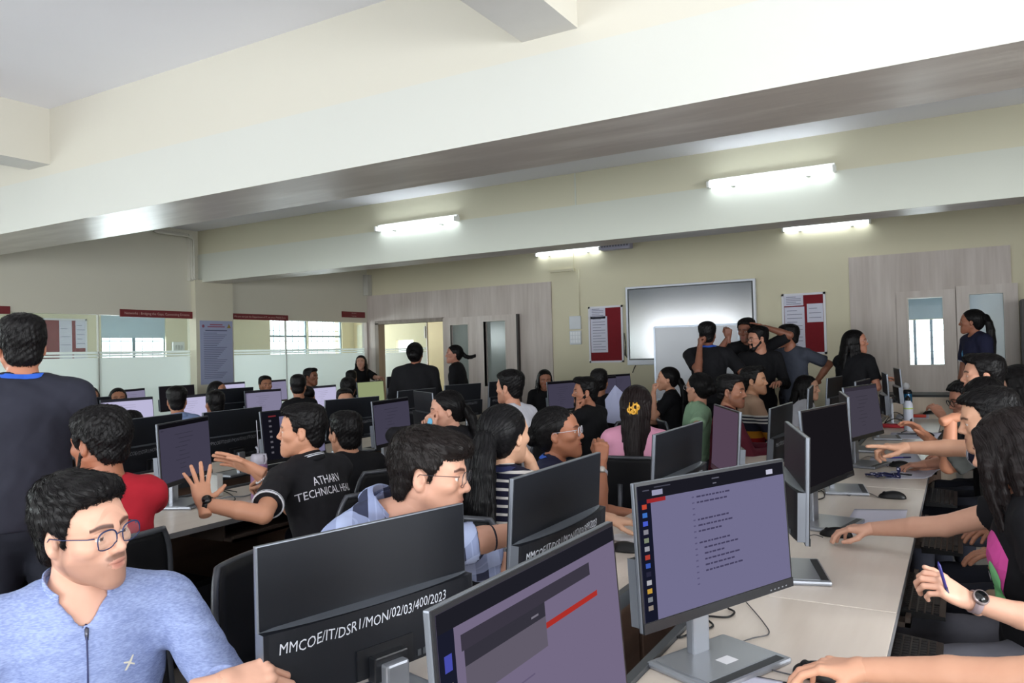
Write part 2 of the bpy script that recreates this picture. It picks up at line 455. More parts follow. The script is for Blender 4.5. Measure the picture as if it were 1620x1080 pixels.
def strands(V, F, style, fem, n):
    """fine tapered locks that follow the way the hair is combed, lying on the hair's surface"""
    bv = BVHTree.FromPolygons([tuple(v) for v in V], [tuple(f) for f in F]); R = np.random.default_rng(11)
    pick = R.choice(len(V), n); tie = np.array([0, -.118, {'pony': .03, 'lowpony': -.03, 'fly': 0.0, 'bun': -.01, 'clip': -.01}.get(style, 0)])
    VV = []; FF = []; base = len(V); short = not fem
    for i in pick:
        p = np.array(V[i]); hit = bv.find_nearest(Vector(p)); nrm = np.array(hit[1])
        if nrm[2] < -.55 or (short and p[2] < -.05 and p[1] > 0): continue
        m = 5; L = (R.uniform(.016, .034) if short else R.uniform(.04, .085))*(.6 if style == 'buzz' else 1); step = L/(m-1); jit = R.normal(0, .28 if short else .10, 3); pts = []
        lift = R.uniform(0, .006 if short else .0022); q = p.copy()
        for j in range(m):
            if short:
                d = q-np.array([.01, -.05, .13]); d = norm(d)+jit
                if q[2] > .075: d = d+np.array([.25, .8, 0])
            elif style in ('pony', 'lowpony', 'bigpony', 'fly', 'bun', 'clip') and q[1] > -.125 and q[2] > -.09: d = norm(tie-q)+jit*.6
            elif style == 'fly': d = norm(np.array([q[0]*2, -1, .3*np.sign(-.16-q[1])]))+jit*.5
            else: d = norm(np.array([q[0]*7*(q[2] > .06), -.35*(q[2] > .04), -1]))+jit*.6
            h_ = bv.find_nearest(Vector(q)); nn = np.array(h_[1]); d = norm(d-nn*(d@nn)); c = np.array(h_[0])
            pts.append(c+nn*(.0006+lift*(j/(m-1))**2)); q = c+d*step
        r0 = R.uniform(.0007, .0013)
        for j, c in enumerate(pts):
            t = norm(pts[min(j+1, m-1)]-pts[max(j-1, 0)]); a = norm(np.cross(t, nrm)); b = np.cross(t, a); rr = r0*(1-.85*(j/(m-1))**1.5)
            for w in (0, 2.094, 4.189): VV.append(c+(a*math.cos(w)+b*math.sin(w)*.7)*rr)
        for j in range(m-1):
            for w in range(3): FF.append((base+j*3+w, base+j*3+(w+1) % 3, base+j*3+3+(w+1) % 3, base+j*3+3+w))
        base += m*3
    return np.concatenate([V, np.array(VV)]), np.concatenate([F, np.array(FF)])
def beard_template(h):
    g = Grid((-.09, -.04, -.15), (.09, .125, .03), h)
    for s in (-1, 1): g.add(cap((s*.060, .008, -.035), (s*.018, .074, -.100), .017, .022), .02)
    g.add(ell((0, .080, -.102), (.024, .020, .022)), .02); g.add(cap((-.024, .086, -.046), (.024, .086, -.046), .0105), .012)
    for s in (-1, 1): g.add(cap((s*.026, .084, -.05), (s*.026, .080, -.088), .010), .012)
    X, Y, Z = g.xyz(); g.D = g.D+.002*wob(X, Y, Z, 420, 8)
    g.sub(ell((0, .098, -.063), (.020, .014, .011)), .004)
    return g.mesh()

# ------------------------------------------------------------------ hands: wrist at the origin, fingers along +Y, back of the hand +Z, thumb on -X (right hand)
HANDS = {}
POSES = dict(flat=[(.10, .15, .10)]*4, rest=[(.25, .35, .25), (.3, .4, .3), (.33, .42, .3), (.36, .45, .3)],
             mouse=[(.35, .45, .25), (.30, .50, .30), (.38, .55, .30), (.45, .6, .35)],
             spread=[(-.12, .05, .02), (-.10, .04, .02), (-.05, .08, .04), (.0, .12, .05)],
             point=[(-.05, .08, .05), (.55, 1.1, .7), (.75, 1.2, .8), (.85, 1.2, .8)],
             fist=[(1.2, 1.5, .8), (1.25, 1.5, .8), (1.3, 1.5, .8), (1.3, 1.5, .8)],
             grip=[(.75, .95, .6), (.8, 1.0, .6), (.85, 1.0, .6), (.9, 1.0, .6)])
def hand_template(pose, h, left):
    key = (pose, h, left)
    if key in HANDS: return HANDS[key]
    g = Grid((-.11, -.05, -.10), (.09, .22, .07), h)
    kn = [(-.029, .088), (-.009, .093), (.011, .089), (.029, .080)]
    ln = [(.043, .026, .021), (.047, .029, .022), (.044, .027, .021), (.034, .021, .019)]
    fan = {'spread': (.26, .06, -.14, -.38)}.get(pose, (.06, .01, -.04, -.10))
    for (kx, ky) in kn: g.add(cap((kx*.55, .012, 0), (kx, ky-.004, 0), .0145, .0115), .012)
    g.add(ell((0, .045, -.004), (.036, .046, .014)), .012)
    g.add(ell((-.024, .036, -.010), (.015, .026, .014)), .012)
    g.add(cap((0, -.045, 0), (0, .012, 0), .0255, .0245), .016)
    if pose in ('fist',): thumb = ((-.026, .030, -.008), [(-.35, .75, -.35), (.25, .75, -.55), (.75, .35, -.45)])
    elif pose == 'thumbup': thumb = None
    elif pose == 'spread': thumb = ((-.026, .028, -.004), [(-.85, .45, -.15), (-.75, .65, -.05), (-.70, .70, 0)])
    elif pose == 'mouse': thumb = ((-.026, .028, -.010), [(-.60, .60, -.45), (-.30, .88, -.30), (-.05, .98, -.15)])
    else: thumb = ((-.026, .028, -.008), [(-.62, .68, -.35), (-.25, .90, -.30), (-.05, .95, -.25)])
    p = np.array(thumb[0])
    for d, L, r0, r1 in zip(thumb[1], (.040, .033, .027), (.0125, .0105, .0095), (.0105, .0098, .0075)):
        d = np.array(d)/np.linalg.norm(d); q = p+d*L; g.add(cap(p, q, r0, r1), .006); p = q
    for (kx, ky), L, bend, fa in zip(kn, ln, POSES[pose], fan):
        p = np.array([kx, ky, .001]); a = 0; r = .0098 if kx < .02 else .0086
        side = -math.sin(fa)
        g.add(ell(p+[0, 0, .003], (.0105, .011, .0095)), .006)
        for i in range(3):
            a += bend[i]; d = np.array([side*math.cos(a), math.cos(a)*math.cos(fa), -math.sin(a)]); d /= np.linalg.norm(d)
            q = p+d*L[i]; g.add(cap(p, q, r-.0007*i, r-.0007*(i+1)), .003); p = q
    V, F = g.mesh()
    if left: V = V*[-1, 1, 1]; F = F[:, ::-1]
    HANDS[key] = (V, F); return HANDS[key]

# ------------------------------------------------------------------ skin / hair materials
def skin_mat():
    if 'skin' in MATS: return MATS['skin']
    t = NT('skin'); a = t.n('ShaderNodeVertexColor', layer_name='Col'); v = t.coord()
    n = t.noise(v, 90, 3)
    col = t.mix(t.math('MULTIPLY', t.noise(v, 22, 3), .25), a.outputs[0], (.45, .16, .10, 1))
    t.bsdf(col, .48, spec=.4, bump=n, bstr=.06, bdist=.004); MATS['skin'] = t.m; return t.m
def hair_mat(name, rgb):
    k = 'hair_'+name
    if k in MATS: return MATS[k]
    t = NT(k); v = t.coord((160, 160, 30)); n = t.noise(v, 1.2, 4)
    c = srgb(*rgb); col = t.mix(n, c, tuple(min(1, x*1.8+.001) for x in c[:3])+(1,))
    t.bsdf(col, .46, spec=.2, bump=n, bstr=.3, bdist=.003); MATS[k] = t.m; return t.m
def norm(v): v = np.array(v, float); return v/(np.linalg.norm(v)+1e-9)
def ik(S, T, l1, l2, pole):
    d = np.linalg.norm(T-S); mx = (l1+l2)*.995
    if d > mx: k = min(d/mx, 1.12); l1 *= k; l2 *= k
    if d > (l1+l2)*.995: T = S+norm(T-S)*(l1+l2)*.995; d = np.linalg.norm(T-S)
    a = (l1*l1-l2*l2+d*d)/(2*d); hh = math.sqrt(max(l1*l1-a*a, 0)); n = (T-S)/d
    pole = np.array(pole, float); pole = norm(pole-n*(pole@n)); return S+n*a+pole*hh, T

SKIN = dict(light=(222, 176, 150), mid=(196, 146, 118), tan=(170, 118, 90), dark=(128, 84, 62))
PEOPLE = {}
def person(key, label, px, top, hpx, rel, body=None, pitch=0, roll=0, sit=True, fem=False, skin='tan', hair='short', hairmat=('black', (10, 8, 9)),
           shirt=None, sleeve='short', trousers=None, hands=None, glasses=None, beard=0, hh=.005, hb=.011, lean=None, depth=None, pos=None,
           collar=None, leancap=.34, stub=.0, legs=True, shoes=(60, 60, 62), spread=.07, poses=('rest', 'rest'), wide=1.0, hipz=None, tuck=False, hdir={}, group=None, knee=None, cat='person', neck='round', hemdrop=0, eyes=True, fwdneck=0.0, neckup=0.0, headw=1.0, world=None):
    sk = np.array(srgb(*SKIN[skin] if isinstance(skin, str) else skin)[:3])
    depth = depth or .235*FPX/hpx
    HC = np.array(world, float) if world is not None else at(px, top+.50*hpx, depth)          # middle of the head
    yaw = math.radians(viewang(px)+180+rel); pt = math.radians(pitch); rl = math.radians(roll)
    fw = np.array([math.cos(yaw)*math.cos(pt), math.sin(yaw)*math.cos(pt), math.sin(pt)]); rt = np.array([math.sin(yaw), -math.cos(yaw), 0])
    up = np.cross(rt, fw); rt, up = rt*math.cos(rl)+up*math.sin(rl), -rt*math.sin(rl)+up*math.cos(rl)
    HM = np.stack([rt*headw, fw, up], 1)                                # local -> world
    by = math.radians(body if body is not None else viewang(px)+180+rel)
    fb = np.array([math.cos(by), math.sin(by), 0]); rb = np.array([math.sin(by), -math.cos(by), 0])
    s = .96 if fem else 1.0; sw = (.155 if fem else .178)*wide
    NB = HC-up*.095-np.array([0, 0, .045])-fw*.012-fb*(.015+fwdneck)+np.array([0, 0, neckup])       # base of the neck
    L = .50*s
    if sit: hz = hipz or .53
    else: hz = hipz or (NB[2]-L*.99)
    v = NB[2]-hz; ln = lean if lean is not None else min(leancap, math.sqrt(max(L*L-v*v, .0009)))
    HP = np.array([NB[0]-fb[0]*ln, NB[1]-fb[1]*ln, hz]); u = norm(NB-HP); f = norm(fb-u*(fb@u)); r = np.cross(f, u)
    Lk = np.linalg.norm(NB-HP)
    B = lambda a, b, c: HP+r*a+f*b+u*c*Lk                        # torso coordinates (c: 0 hip .. 1 neck base)
    R3 = np.stack([r, f, u], 1)
    root = np.array([HP[0], HP[1], 0.0])
    shd = {}
    sh = {'R': B(sw, .0, .885), 'L': B(-sw, .0, .885)}
    if hands is None: hands = {}
    arm = {}; pz = {'R': poses[0], 'L': poses[1]}
    for i, k in enumerate('RL'):
        sg = 1 if k == 'R' else -1
        T = hands.get(k)
        if T is None:
            T = HP+fb*.36+r*sg*.10+np.array([0, 0, .20]) if sit else sh[k]-np.array([0, 0, .52])+fb*.06+r*sg*.06
        T = np.array(T, float); pole = (r*sg*.55-np.array([0, 0, 1])-f*.35) if k not in hdir or 'pole' not in hdir[k] else np.array(hdir[k]['pole'])
        E, T = ik(sh[k], T, .285*s, .250*s, pole); arm[k] = (sh[k], E, T)
    # ---- body
    g0 = np.min([HC-.2, HP-.3]+[x for a in arm.values() for x in a], 0)-.1; g1 = np.max([HC+.2, HP+.3]+[x for a in arm.values() for x in a], 0)+.1
    leg = {}
    for k in 'RL':
        sg = 1 if k == 'R' else -1; hj = HP+r*sg*.088
        if sit:
            kn = hj+fb*.41*s+r*sg*spread+np.array([0, 0, .505-hj[2]]); 
            if knee and k in knee: kn = np.array(knee[k], float)
            an = np.array([kn[0], kn[1], .09])+fb*.01
        else:
            an = np.array([HP[0], HP[1], .09])+r*sg*(.06+spread*.6); kn = (hj+an)/2+fb*.02
        leg[k] = (hj, kn, an)
    g0[2] = min(g0[2], 0.0) if legs else g0[2]
    if legs:
        for a in leg.values():
            for q in a: g0 = np.minimum(g0, q-.14); g1 = np.maximum(g1, q+.14)
    g = Grid(g0, g1, hb)
    nr = .045 if fem else .052
    g.add(ell(B(0, 0, .02), (.150, .105, .12), R3)); g.add(ell(B(0, 0, .34), (.125, .090, .17), R3), .05)
    g.add(ell(B(0, 0, .70), (.145, .095, .17), R3), .05); g.add(cap(B(-sw*.75, 0, .88), B(sw*.75, 0, .88), .050), .05)
    g.add(cap(B(0, -.01, .90), HC-up*.085-fw*.020, nr*1.12, nr), .04)
    for k in 'RL':
        a, b, c = arm[k]; g.add(cap(a, b, .046*s, .038*s), .03); g.add(cap(b, b+(c-b)*.4, .039*s, .037*s), .01); g.add(cap(b+(c-b)*.4, c, .037*s, .0265*s), .01)
        if legs:
            a, b, c = leg[k]; g.add(cap(a, b, .072, .052), .03); g.add(cap(b, c, .052, .036), .02)
    V, F = g.mesh(); Vs = [V]; Fs = [F]; Cs = [np.tile(sk, (len(V), 1))]
    tv, tf, W = head_template(hh, fem)
    col = np.tile(sk, (len(tv), 1))
    def mixc(w, c, a=1.0):
        nonlocal col
        w = (w*a)[:, None]; col = col*(1-w)+np.array(srgb(*c)[:3])*w
    mixc(W[:, 0], (150, 74, 72) if not fem else (170, 70, 76), .62); mixc(W[:, 2], (38, 30, 28), stub)
    mixc(W[:, 1], (22, 17, 17), .95); mixc(W[:, 3], (225, 218, 212)); mixc(W[:, 4], (30, 18, 14))
    Fs.append(tf+len(V)); Vs.append(tv@HM.T+HC); Cs.append(col)
    HW = {}
    hres = .0032 if hb < .009 else (.005 if hb < .013 else .007)
    for i, k in enumerate('RL'):
        a, b, c = arm[k]; hd = hdir.get(k, {})
        d = norm(hd.get('dir', c-b)); n = np.array(hd.get('up', (0, 0, 1.)), float); n = norm(n-d*(n@d)); xx = np.cross(d, n)
        hv, hf = hand_template(pz[k], hres, k == 'L'); M3 = np.stack([xx, d, n], 1)*(.93 if fem else 1.0)
        HW[k] = (c, M3); n0 = sum(len(q) for q in Vs)
        Vs.append(hv@M3.T+c); Fs.append(hf+n0); Cs.append(np.tile(sk*1.04, (len(hv), 1)))
    me = np_mesh('person', np.concatenate(Vs)-root, np.concatenate(Fs), np.concatenate(Cs))
    P = link('person', me, None, [skin_mat()]); P.location = root; tag(P, label, cat, group)
    def child(name, V, F, m, world=True):
        o = link(name, np_mesh(name, V-root if world else V, F), P, [m]); return o
    # ---- hair
    if hair:
        hv, hf = hair_template(hair, hh if hh > .0026 else .0026); child('hair', hv@HM.T+HC, hf, hair_mat(*hairmat))
    if beard:
        hv, hf = beard_template(max(hh, .003)); child('beard', hv@HM.T+HC, hf, hair_mat(*hairmat))
    # ---- shirt
    if shirt is not None:
        t = .014 if hb < .012 else .018
        g = Grid(g0, g1, hb)
        w = wide
        g.add(ell(B(0, .0, -.02+hemdrop), (.162*w+t, .112*w+t, .15), R3))
        g.add(ell(B(0, .012 if wide > 1.1 else 0, .30), (.140*w+t, .102*w+t, .20), R3), .06)
        g.add(ell(B(0, 0, .68), (.155*w+t, .100*w+t, .19), R3), .06)
        if fem: g.add(ell(B(0, .060, .62), (.125, .062, .085), R3), .05)
        g.add(cap(B(-sw*.72, -.005, .88), B(sw*.72, -.005, .88), .056+t*.5), .05)
        for sg in (-1, 1): g.add(cap(B(sg*.035, -.012, .99), B(sg*sw*.8, -.004, .90), .042, .050), .04)
        for k in 'RL':
            a, b, c = arm[k]
            if sleeve == 'long':
                g.add(cap(a, b, .060, .052), .035); g.add(clip(cap(b, c, .051, .040), b+(c-b)*.93, c-b), .02)
            elif sleeve == 'roll':
                g.add(cap(a, b, .062, .056), .035); g.add(clip(cap(b, c, .056, .050), b+(c-b)*.28, c-b), .02)
            elif sleeve != 'none':
                g.add(clip(cap(a, b, .062, .064), a+(b-a)*dict(short=.74, cap=.48).get(sleeve, .9), b-a), .035)
        X, Y, Z = g.xyz()
        g.D = g.D+(.0045*wob(X, Y, Z, 30, len(label))+.0025*wob(X, Y, Z, 75, 3+len(label)))*(1 if hb < .012 else .6)
        hemc = B(0, 0, -.13+hemdrop); g.D = np.maximum(g.D, -((X-hemc[0])*u[0]+(Y-hemc[1])*u[1]+(Z-hemc[2])*u[2]))
        nk = norm(HC-up*.08-B(0, -.01, .90)); nr2 = nr+(.006 if neck == 'round' else .011)
        g.sub(cap(B(0, .008, 1.0), B(0, .008, 1.0)+nk*.2, nr2, nr2+.02), .014)
        if neck == 'v': g.sub(cap(B(0, .075, .88), B(0, .05, 1.05), .016, .05), .01)
        V, F = g.mesh(); so = child('shirt', V, F, shirt); shd['shirt'] = (V, F)
        if collar is not None:
            mb = MB(); base = B(0, -.004, .985); ax = norm(u*.8+nk*.6+f*(.0)); cx = norm(r-ax*(r@ax)); cy = np.cross(ax, cx)
            rows = []; N = 40; gap = collar.get('gap', .35)
            for i in range(N+1):
                a = -PI/2+gap+(2*PI-2*gap)*i/N; fr = .5+.5*math.sin(a+PI) if False else max(0, -math.sin(a))
                dvec = cx*math.cos(a)-cy*math.sin(a) if False else cx*math.cos(a)+cy*math.sin(a)*-1
                frontness = max(0.0, float(dvec@f)); dip = -.028*frontness**2
                H = collar.get('h', .034)
                pts = []
                for rr, zz in ((nr+.012, -.012), (nr+.007, H), (nr+.011, H+.003), (nr+.026, H*.35), (nr+.030, -.004), (nr+.02, -.016)):
                    if collar.get('stand'): 
                        rr, zz = {0: (nr+.016, -.03), 1: (nr+.018, H), 2: (nr+.021, H+.0025), 3: (nr+.024, H), 4: (nr+.024, 0), 5: (nr+.026, -.03)}[len(pts)]
                    pts.append(base+dvec*(rr+.010*frontness)+ax*(zz+dip))
                rows.append(pts)
            V = [p-root for row in rows for p in row]; k = 6
            F = [(i*k+j, i*k+(j+1) % k, (i+1)*k+(j+1) % k, (i+1)*k+j) for i in range(N) for j in range(k)]+[tuple(range(k))[::-1], tuple(range(N*k, N*k+k))]
            mb.add(V, F, 0, True); mb.build('collar', collar.get('mat', shirt), P)
            if collar.get('trim'):
                MB().tube([row[3]-root+ax*.001 for row in rows], .0026, 0, 6).build('collar_stripe', collar['trim'], P); MB().tube([row[3]-root+ax*.0085 for row in rows], .0018, 0, 6).build('collar_stripe', collar['trim'], P)
        if collar and collar.get('trim') and sleeve == 'short':
            for k in 'RL':
                a, b, c = arm[k]; d = norm(b-a); x1 = norm(np.cross(d, [0.1, .2, .97])); y1 = np.cross(d, x1); mb = MB(); V = []; n = 28
                prof = [(.061, .742), (.0672, .742), (.0672, .728), (.0658, .726), (.0658, .714), (.0672, .712), (.0672, .700), (.061, .700)]
                for i in range(n):
                    for rr, q in prof: V.append(a+(b-a)*q-root+(x1*math.cos(2*PI*i/n)+y1*math.sin(2*PI*i/n))*rr)
                m8 = len(prof); mb.add(V, [(i*m8+j, i*m8+(j+1) % m8, ((i+1) % n)*m8+(j+1) % m8, ((i+1) % n)*m8+j) for i in range(n) for j in range(m8)], 0, False); mb.m = [1 if (q % m8) in (2, 3, 4) else 0 for q in range(len(mb.f))]
                mb.build('cuff_stripe', [collar['trim'], shirt], P)
    # ---- trousers and shoes
    if trousers is not None and legs:
        g = Grid(g0, g1, max(hb, .010))
        g.add(clip(ell(B(0, 0, -.02), (.165, .122, .14), R3), B(0, 0, .16), u))
        for k in 'RL':
            a, b, c = leg[k]; g.add(cap(a, b, .092, .070), .05); g.add(clip(cap(b, c, .070, .058), c+(b-c)*.02, c-b), .03)
        X, Y, Z = g.xyz(); g.D = g.D+.004*wob(X, Y, Z, 34, 5+len(label))
        V, F = g.mesh(); child('trousers', V, F, trousers)
        for k in 'RL':
            c = leg[k][2]; mb = MB()
            gg = Grid((-.06, -.09, -.005), (.06, .20, .12), .012 if hb > .008 else .008)
            gg.add(ell((0, .01, .055), (.040, .075, .055))); gg.add(ell((0, .10, .035), (.043, .085, .038)), .03); gg.add(cap((0, -.02, .06), (0, -.015, .10), .04), .02)
            X, Y, Z = gg.xyz(); gg.D = np.maximum(gg.D, .0-Z)
            V, F = gg.mesh(); R2 = np.stack([rb, fb, [0, 0, 1]], 1)
            child('shoe', V@R2.T+np.array([c[0], c[1], 0.0]), F, plain('shoe_%d_%d_%d' % shoes, shoes, .6))
    # ---- glasses
    if glasses:
        mb = MB(); lens = MB(); rgb, rim = glasses
        tr = lambda p: HM@np.array(p)+HC-root
        for sg in (-1, 1):
            pts = []
            for i in range(28):
                a = 2*PI*i/28; e = 2.6
                cx_, sz_ = math.cos(a), math.sin(a)
                q = (abs(cx_)**e+abs(sz_)**e)**(-1/e)
                x = .0255*cx_*q; z = .0205*sz_*q
                pts.append((sg*.0335+x, .104-.10*(abs(sg*.0335+x)-.01)**2*6-.004*(z < -.01), .0005+z))
            mb.tube([tr(p) for p in pts], [rim*(1.35 if p[2] > .008 else 1) for p in pts], 0, 6, True)
            lens.add([tr(p) for p in pts], [tuple(range(28))], 0)
            mb.tube([tr(p) for p in ((sg*.058, .094, .010), (sg*.068, .085, .010), (sg*.080, .03, .007), (sg*.080, -.008, .006), (sg*.079, -.024, -.012))], [rim*1.2, rim, rim*.9, rim*.9, rim*.9], 0, 6)
        mb.tube([tr((-.009, .1045, .006)), tr((0, .107, .009)), tr((.009, .1045, .006))], rim, 0, 6)
        G = mb.build('glasses', plain('frame_%d_%d_%d' % rgb, rgb, .3, .3), P)
        lens.build('lens', glass('lens', (235, 238, 245), .05, .02), G)
    info = dict(obj=P, root=root, HC=HC, HM=HM, B=B, arm=arm, HW=HW, r=r, f=f, u=u, NB=NB, HP=HP, shd=shd, fb=fb, rb=rb, nr=nr, leg=leg)
    PEOPLE[key] = info; return info

def lanyard(p, m, drop=.5, front=True):
    """flat ribbon round the neck and down the chest"""
    B = p['B']; mb = MB(); rt = p['root']; bv = BVHTree.FromPolygons([tuple(v) for v in p['shd']['shirt'][0]], [tuple(f) for f in p['shd']['shirt'][1]])
    path = []
    for s in np.linspace(-1, 1, 33):
        a = s*PI*.62; x = math.sin(a)*.082; y = -.085*math.cos(a) if abs(s) < .8 else -.085*math.cos(a)
        path.append(B(x*.92, y*.9, .985+.05*math.cos(a)))
    path = [B(-.012, .16, drop), B(-.04, .16, .72)]+path+[B(.04, .16, .72), B(.012, .16, drop)]
    pts = []
    for q in path:
        hit = bv.find_nearest(Vector(q)); n = np.array(hit[1]); c = np.array(hit[0]); pts.append(c+n*.004)
    V = []; F = []
    for i, c in enumerate(pts):
        t = norm(pts[min(i+1, len(pts)-1)]-pts[max(i-1, 0)]); hit = bv.find_nearest(Vector(c)); n = np.array(hit[1]); w = norm(np.cross(t, n))*.0115
        V += [c-w-rt, c+w-rt, c+w+n*.0015-rt, c-w+n*.0015-rt]
    for i in range(len(pts)-1):
        for j in range(4): F.append((i*4+j, i*4+(j+1) % 4, i*4+4+(j+1) % 4, i*4+4+j))
    mb.add(V, F, 0, False); return mb.build('lanyard', m, p['obj'])
def wrist_band(p, k, name, m, r=.031, w=.009, at_=.94, face=None, facer=.017):
    a, b, c = p['arm'][k]; d = norm(c-b); ctr = b+(c-b)*at_-p['root']; mb = MB()
    x1 = norm(np.cross(d, [0.1, .2, .97])); y1 = np.cross(d, x1)
    prof = [(r, -w), (r+.0035, -w), (r+.0035, w), (r, w)]; V = []; F = []; N = 28
    for i in range(N):
        a_ = 2*PI*i/N
        for rr, z in prof: V.append(ctr+(x1*math.cos(a_)+y1*math.sin(a_))*rr+d*z)
    for i in range(N):
        for j in range(4): F.append((i*4+j, i*4+(j+1) % 4, ((i+1) % N)*4+(j+1) % 4, ((i+1) % N)*4+j))
    mb.add(V, F, 0, True); o = mb.build(name, m, p['obj'])
    if face is not None:
        n = p['HW'][k][1][:, 2]; n = norm(n-d*(n@d)); mb = MB(); mb.cyl(ctr+n*(r-.001), ctr+n*(r+.009), facer, facer, 0, 28); mb.cyl(ctr+n*(r+.0085), ctr+n*(r+.0098), facer*.84, facer*.84, 1, 28)
        mb.build('watch_dial', face, o)
    return o
def decal(p, part, V2, F2, origin, ex, ey, m, off=.003, name='lettering', depth=.15):
    """lays flat shapes (x,y) onto a garment: origin + x*ex + y*ey, projected along the garment's normal"""
    sv, sf = p['shd'][part]; bv = BVHTree.FromPolygons([tuple(v) for v in sv], [tuple(f) for f in sf])
    n = norm(np.cross(ex, ey)); out = []
    for q in V2:
        c = np.array(origin)+np.array(ex)*q[0]+np.array(ey)*q[1]
        hit = bv.ray_cast(Vector(c+n*depth), Vector(-n)); 
        c2 = np.array(hit[0]) if hit[0] is not None else np.array(bv.find_nearest(Vector(c))[0])
        out.append(c2+n*off-p['root'])
    mb = MB(); mb.add(out, F2, 0); return mb.build(name, m, p['obj'])
# ------------------------------------------------------------------ the room
M_cream = plain('cream_paint', (214, 206, 180), .55, var=.03, vs=1.5, bump=.03, bs=40)
M_cream_l = plain('pale_cream_paint', (206, 202, 190), .5, var=.02, vs=1.2)
M_white = plain('white_paint', (202, 203, 197), .5, var=.02, vs=1.2)
M_ceil = plain('ceiling_white', (236, 236, 243), .6, var=.02, vs=1.5)
t = NT('soffit_paint'); v = t.coord((.6, 3, 3)); n1 = t.noise(v, 2.2, 5)
M_soffit = t.m; t.bsdf(t.mix(t.ramp(n1, [(.45, (0, 0, 0, 1)), (.75, (1, 1, 1, 1))]), srgb(188, 180, 172), srgb(214, 208, 200)), .33, bump=n1, bstr=.25, bdist=.02)
M_panel = wood('grey_laminate', (176, 164, 156), (206, 196, 190), 2, .5, .55)
M_door = wood('door_laminate', (186, 174, 166), (212, 203, 197), 2, .5, .6)
M_floor = plain('floor_tile', (150, 144, 138), .35, var=.08, vs=3)
M_alu = plain('aluminium', (170, 168, 164), .35, .6)
M_dark = plain('dark_edge', (52, 46, 44), .5)
M_frost = NT('frosted_film'); tr = M_frost.n('ShaderNodeBsdfTranslucent'); tr.inputs[0].default_value = (.93, .96, .95, 1)
df = M_frost.n('ShaderNodeBsdfDiffuse'); df.inputs[0].default_value = (.72, .77, .75, 1); mx = M_frost.n('ShaderNodeMixShader'); mx.inputs[0].default_value = .38
M_frost.l(tr.outputs[0], mx.inputs[1]); M_frost.l(df.outputs[0], mx.inputs[2]); M_frost.l(mx.outputs[0], M_frost.out.inputs[0]); M_frost = M_frost.m
M_glass = glass('clear_glass', (190, 200, 196), .13, .02)
M_dglass = glass('door_glass', (150, 162, 160), .45, .12)
M_red = plain('maroon_board', (120, 18, 30), .9, var=.1, vs=30)
M_maroon = plain('maroon_sign', (110, 30, 36), .5)
M_paper = plain('paper', (206, 206, 222), .8, var=.02)
M_paperw = plain('white_sheet', (226, 226, 230), .8, var=.02)
M_ink = plain('grey_ink', (120, 120, 140), .9); M_wtext = plain('sign_letter', (200, 170, 165), .7)
XL, XR, YB, YW, ZC = -9.46, 4.2, -3.4, 11.0, 3.57

def wall_x(mb, y0, y1, x0, x1, z0, z1, holes, mi=0):
    """wall along x between y0 and y1 with rectangular holes (x0,x1,z0,z1)"""
    xs = sorted({x0, x1, *[h[0] for h in holes], *[h[1] for h in holes]}); zs = sorted({z0, z1, *[h[2] for h in holes], *[h[3] for h in holes]})
    for a, b in zip(xs, xs[1:]):
        run = None
        for c, d in zip(zs, zs[1:]):
            if any(h[0] <= a and b <= h[1] and h[2] <= c and d <= h[3] for h in holes): continue
            mb.box((a, y0, c), (b, y1, d), mi)
def wall_y(mb, x0, x1, y0, y1, z0, z1, holes, mi=0):
    ys = sorted({y0, y1, *[h[0] for h in holes], *[h[1] for h in holes]}); zs = sorted({z0, z1, *[h[2] for h in holes], *[h[3] for h in holes]})
    for a, b in zip(ys, ys[1:]):
        for c, d in zip(zs, zs[1:]):
            if any(h[0] <= a and b <= h[1] and h[2] <= c and d <= h[3] for h in holes): continue
            mb.box((x0, a, c), (x1, b, d), mi)
struct(MB().box((-13, YB-.2, -.1), (XR+.2, 14.2, 0)).build('floor', M_floor))
struct(MB().box((XL-.1, YB-.2, ZC), (XR+.2, 3.95, ZC+.15)).build('ceiling', M_ceil))
struct(MB().box((XL-.1, 3.95, 3.37), (XR+.2, YW+.1, 3.52)).build('ceiling', M_ceil))
struct(MB().box((-13, YB-.2, 2.75), (XL-.1, 14.2, 2.9)).build('ceiling', M_ceil))
struct(MB().box((XL-.1, YW+.12, 2.75), (XR+.2, 14.2, 2.9)).build('ceiling', M_ceil))
# beams
b = MB(); b.box((XL, 3.5, 2.63), (XR, 4.15, 3.03), 0).box((XL, 3.512, 3.03), (XR, 4.15, 3.75), 1)
b.quad([(XL, 3.5, 2.6295), (XR, 3.5, 2.6295), (XR, 4.15, 2.6295), (XL, 4.15, 2.6295)][::-1], 2); struct(b.build('beam', [M_white, M_cream_l, M_soffit]))
b = MB(); b.box((XL, 7.33, 2.63), (XR, 7.72, 3.03), 0).box((XL, 7.34, 3.03), (XR, 7.72, 3.5), 1)
b.quad([(XL, 7.33, 2.6295), (XR, 7.33, 2.6295), (XR, 7.72, 2.6295), (XL, 7.72, 2.6295)][::-1], 2); b.box((-3.45, 7.332, 3.03), (-3.435, 7.34, 3.37), 0)
struct(b.build('beam', [plain('pale_green_paint', (208, 211, 200), .5, var=.02, vs=1), plain('cream_beam', (210, 206, 182), .5, var=.02, vs=1), M_soffit]))
for x0, x1 in ((-6.62, -6.31), (-1.93, -1.61), (2.4, 2.7)):
    b = MB(); b.box((x0, YB, 3.12), (x1, 3.512, 3.7), 0); b.quad([(x0, YB, 3.1195), (x0, 3.512, 3.1195), (x1, 3.512, 3.1195), (x1, YB, 3.1195)], 1); struct(b.build('beam', [M_cream_l, plain('soffit_pale', (205, 203, 200), .5)]))
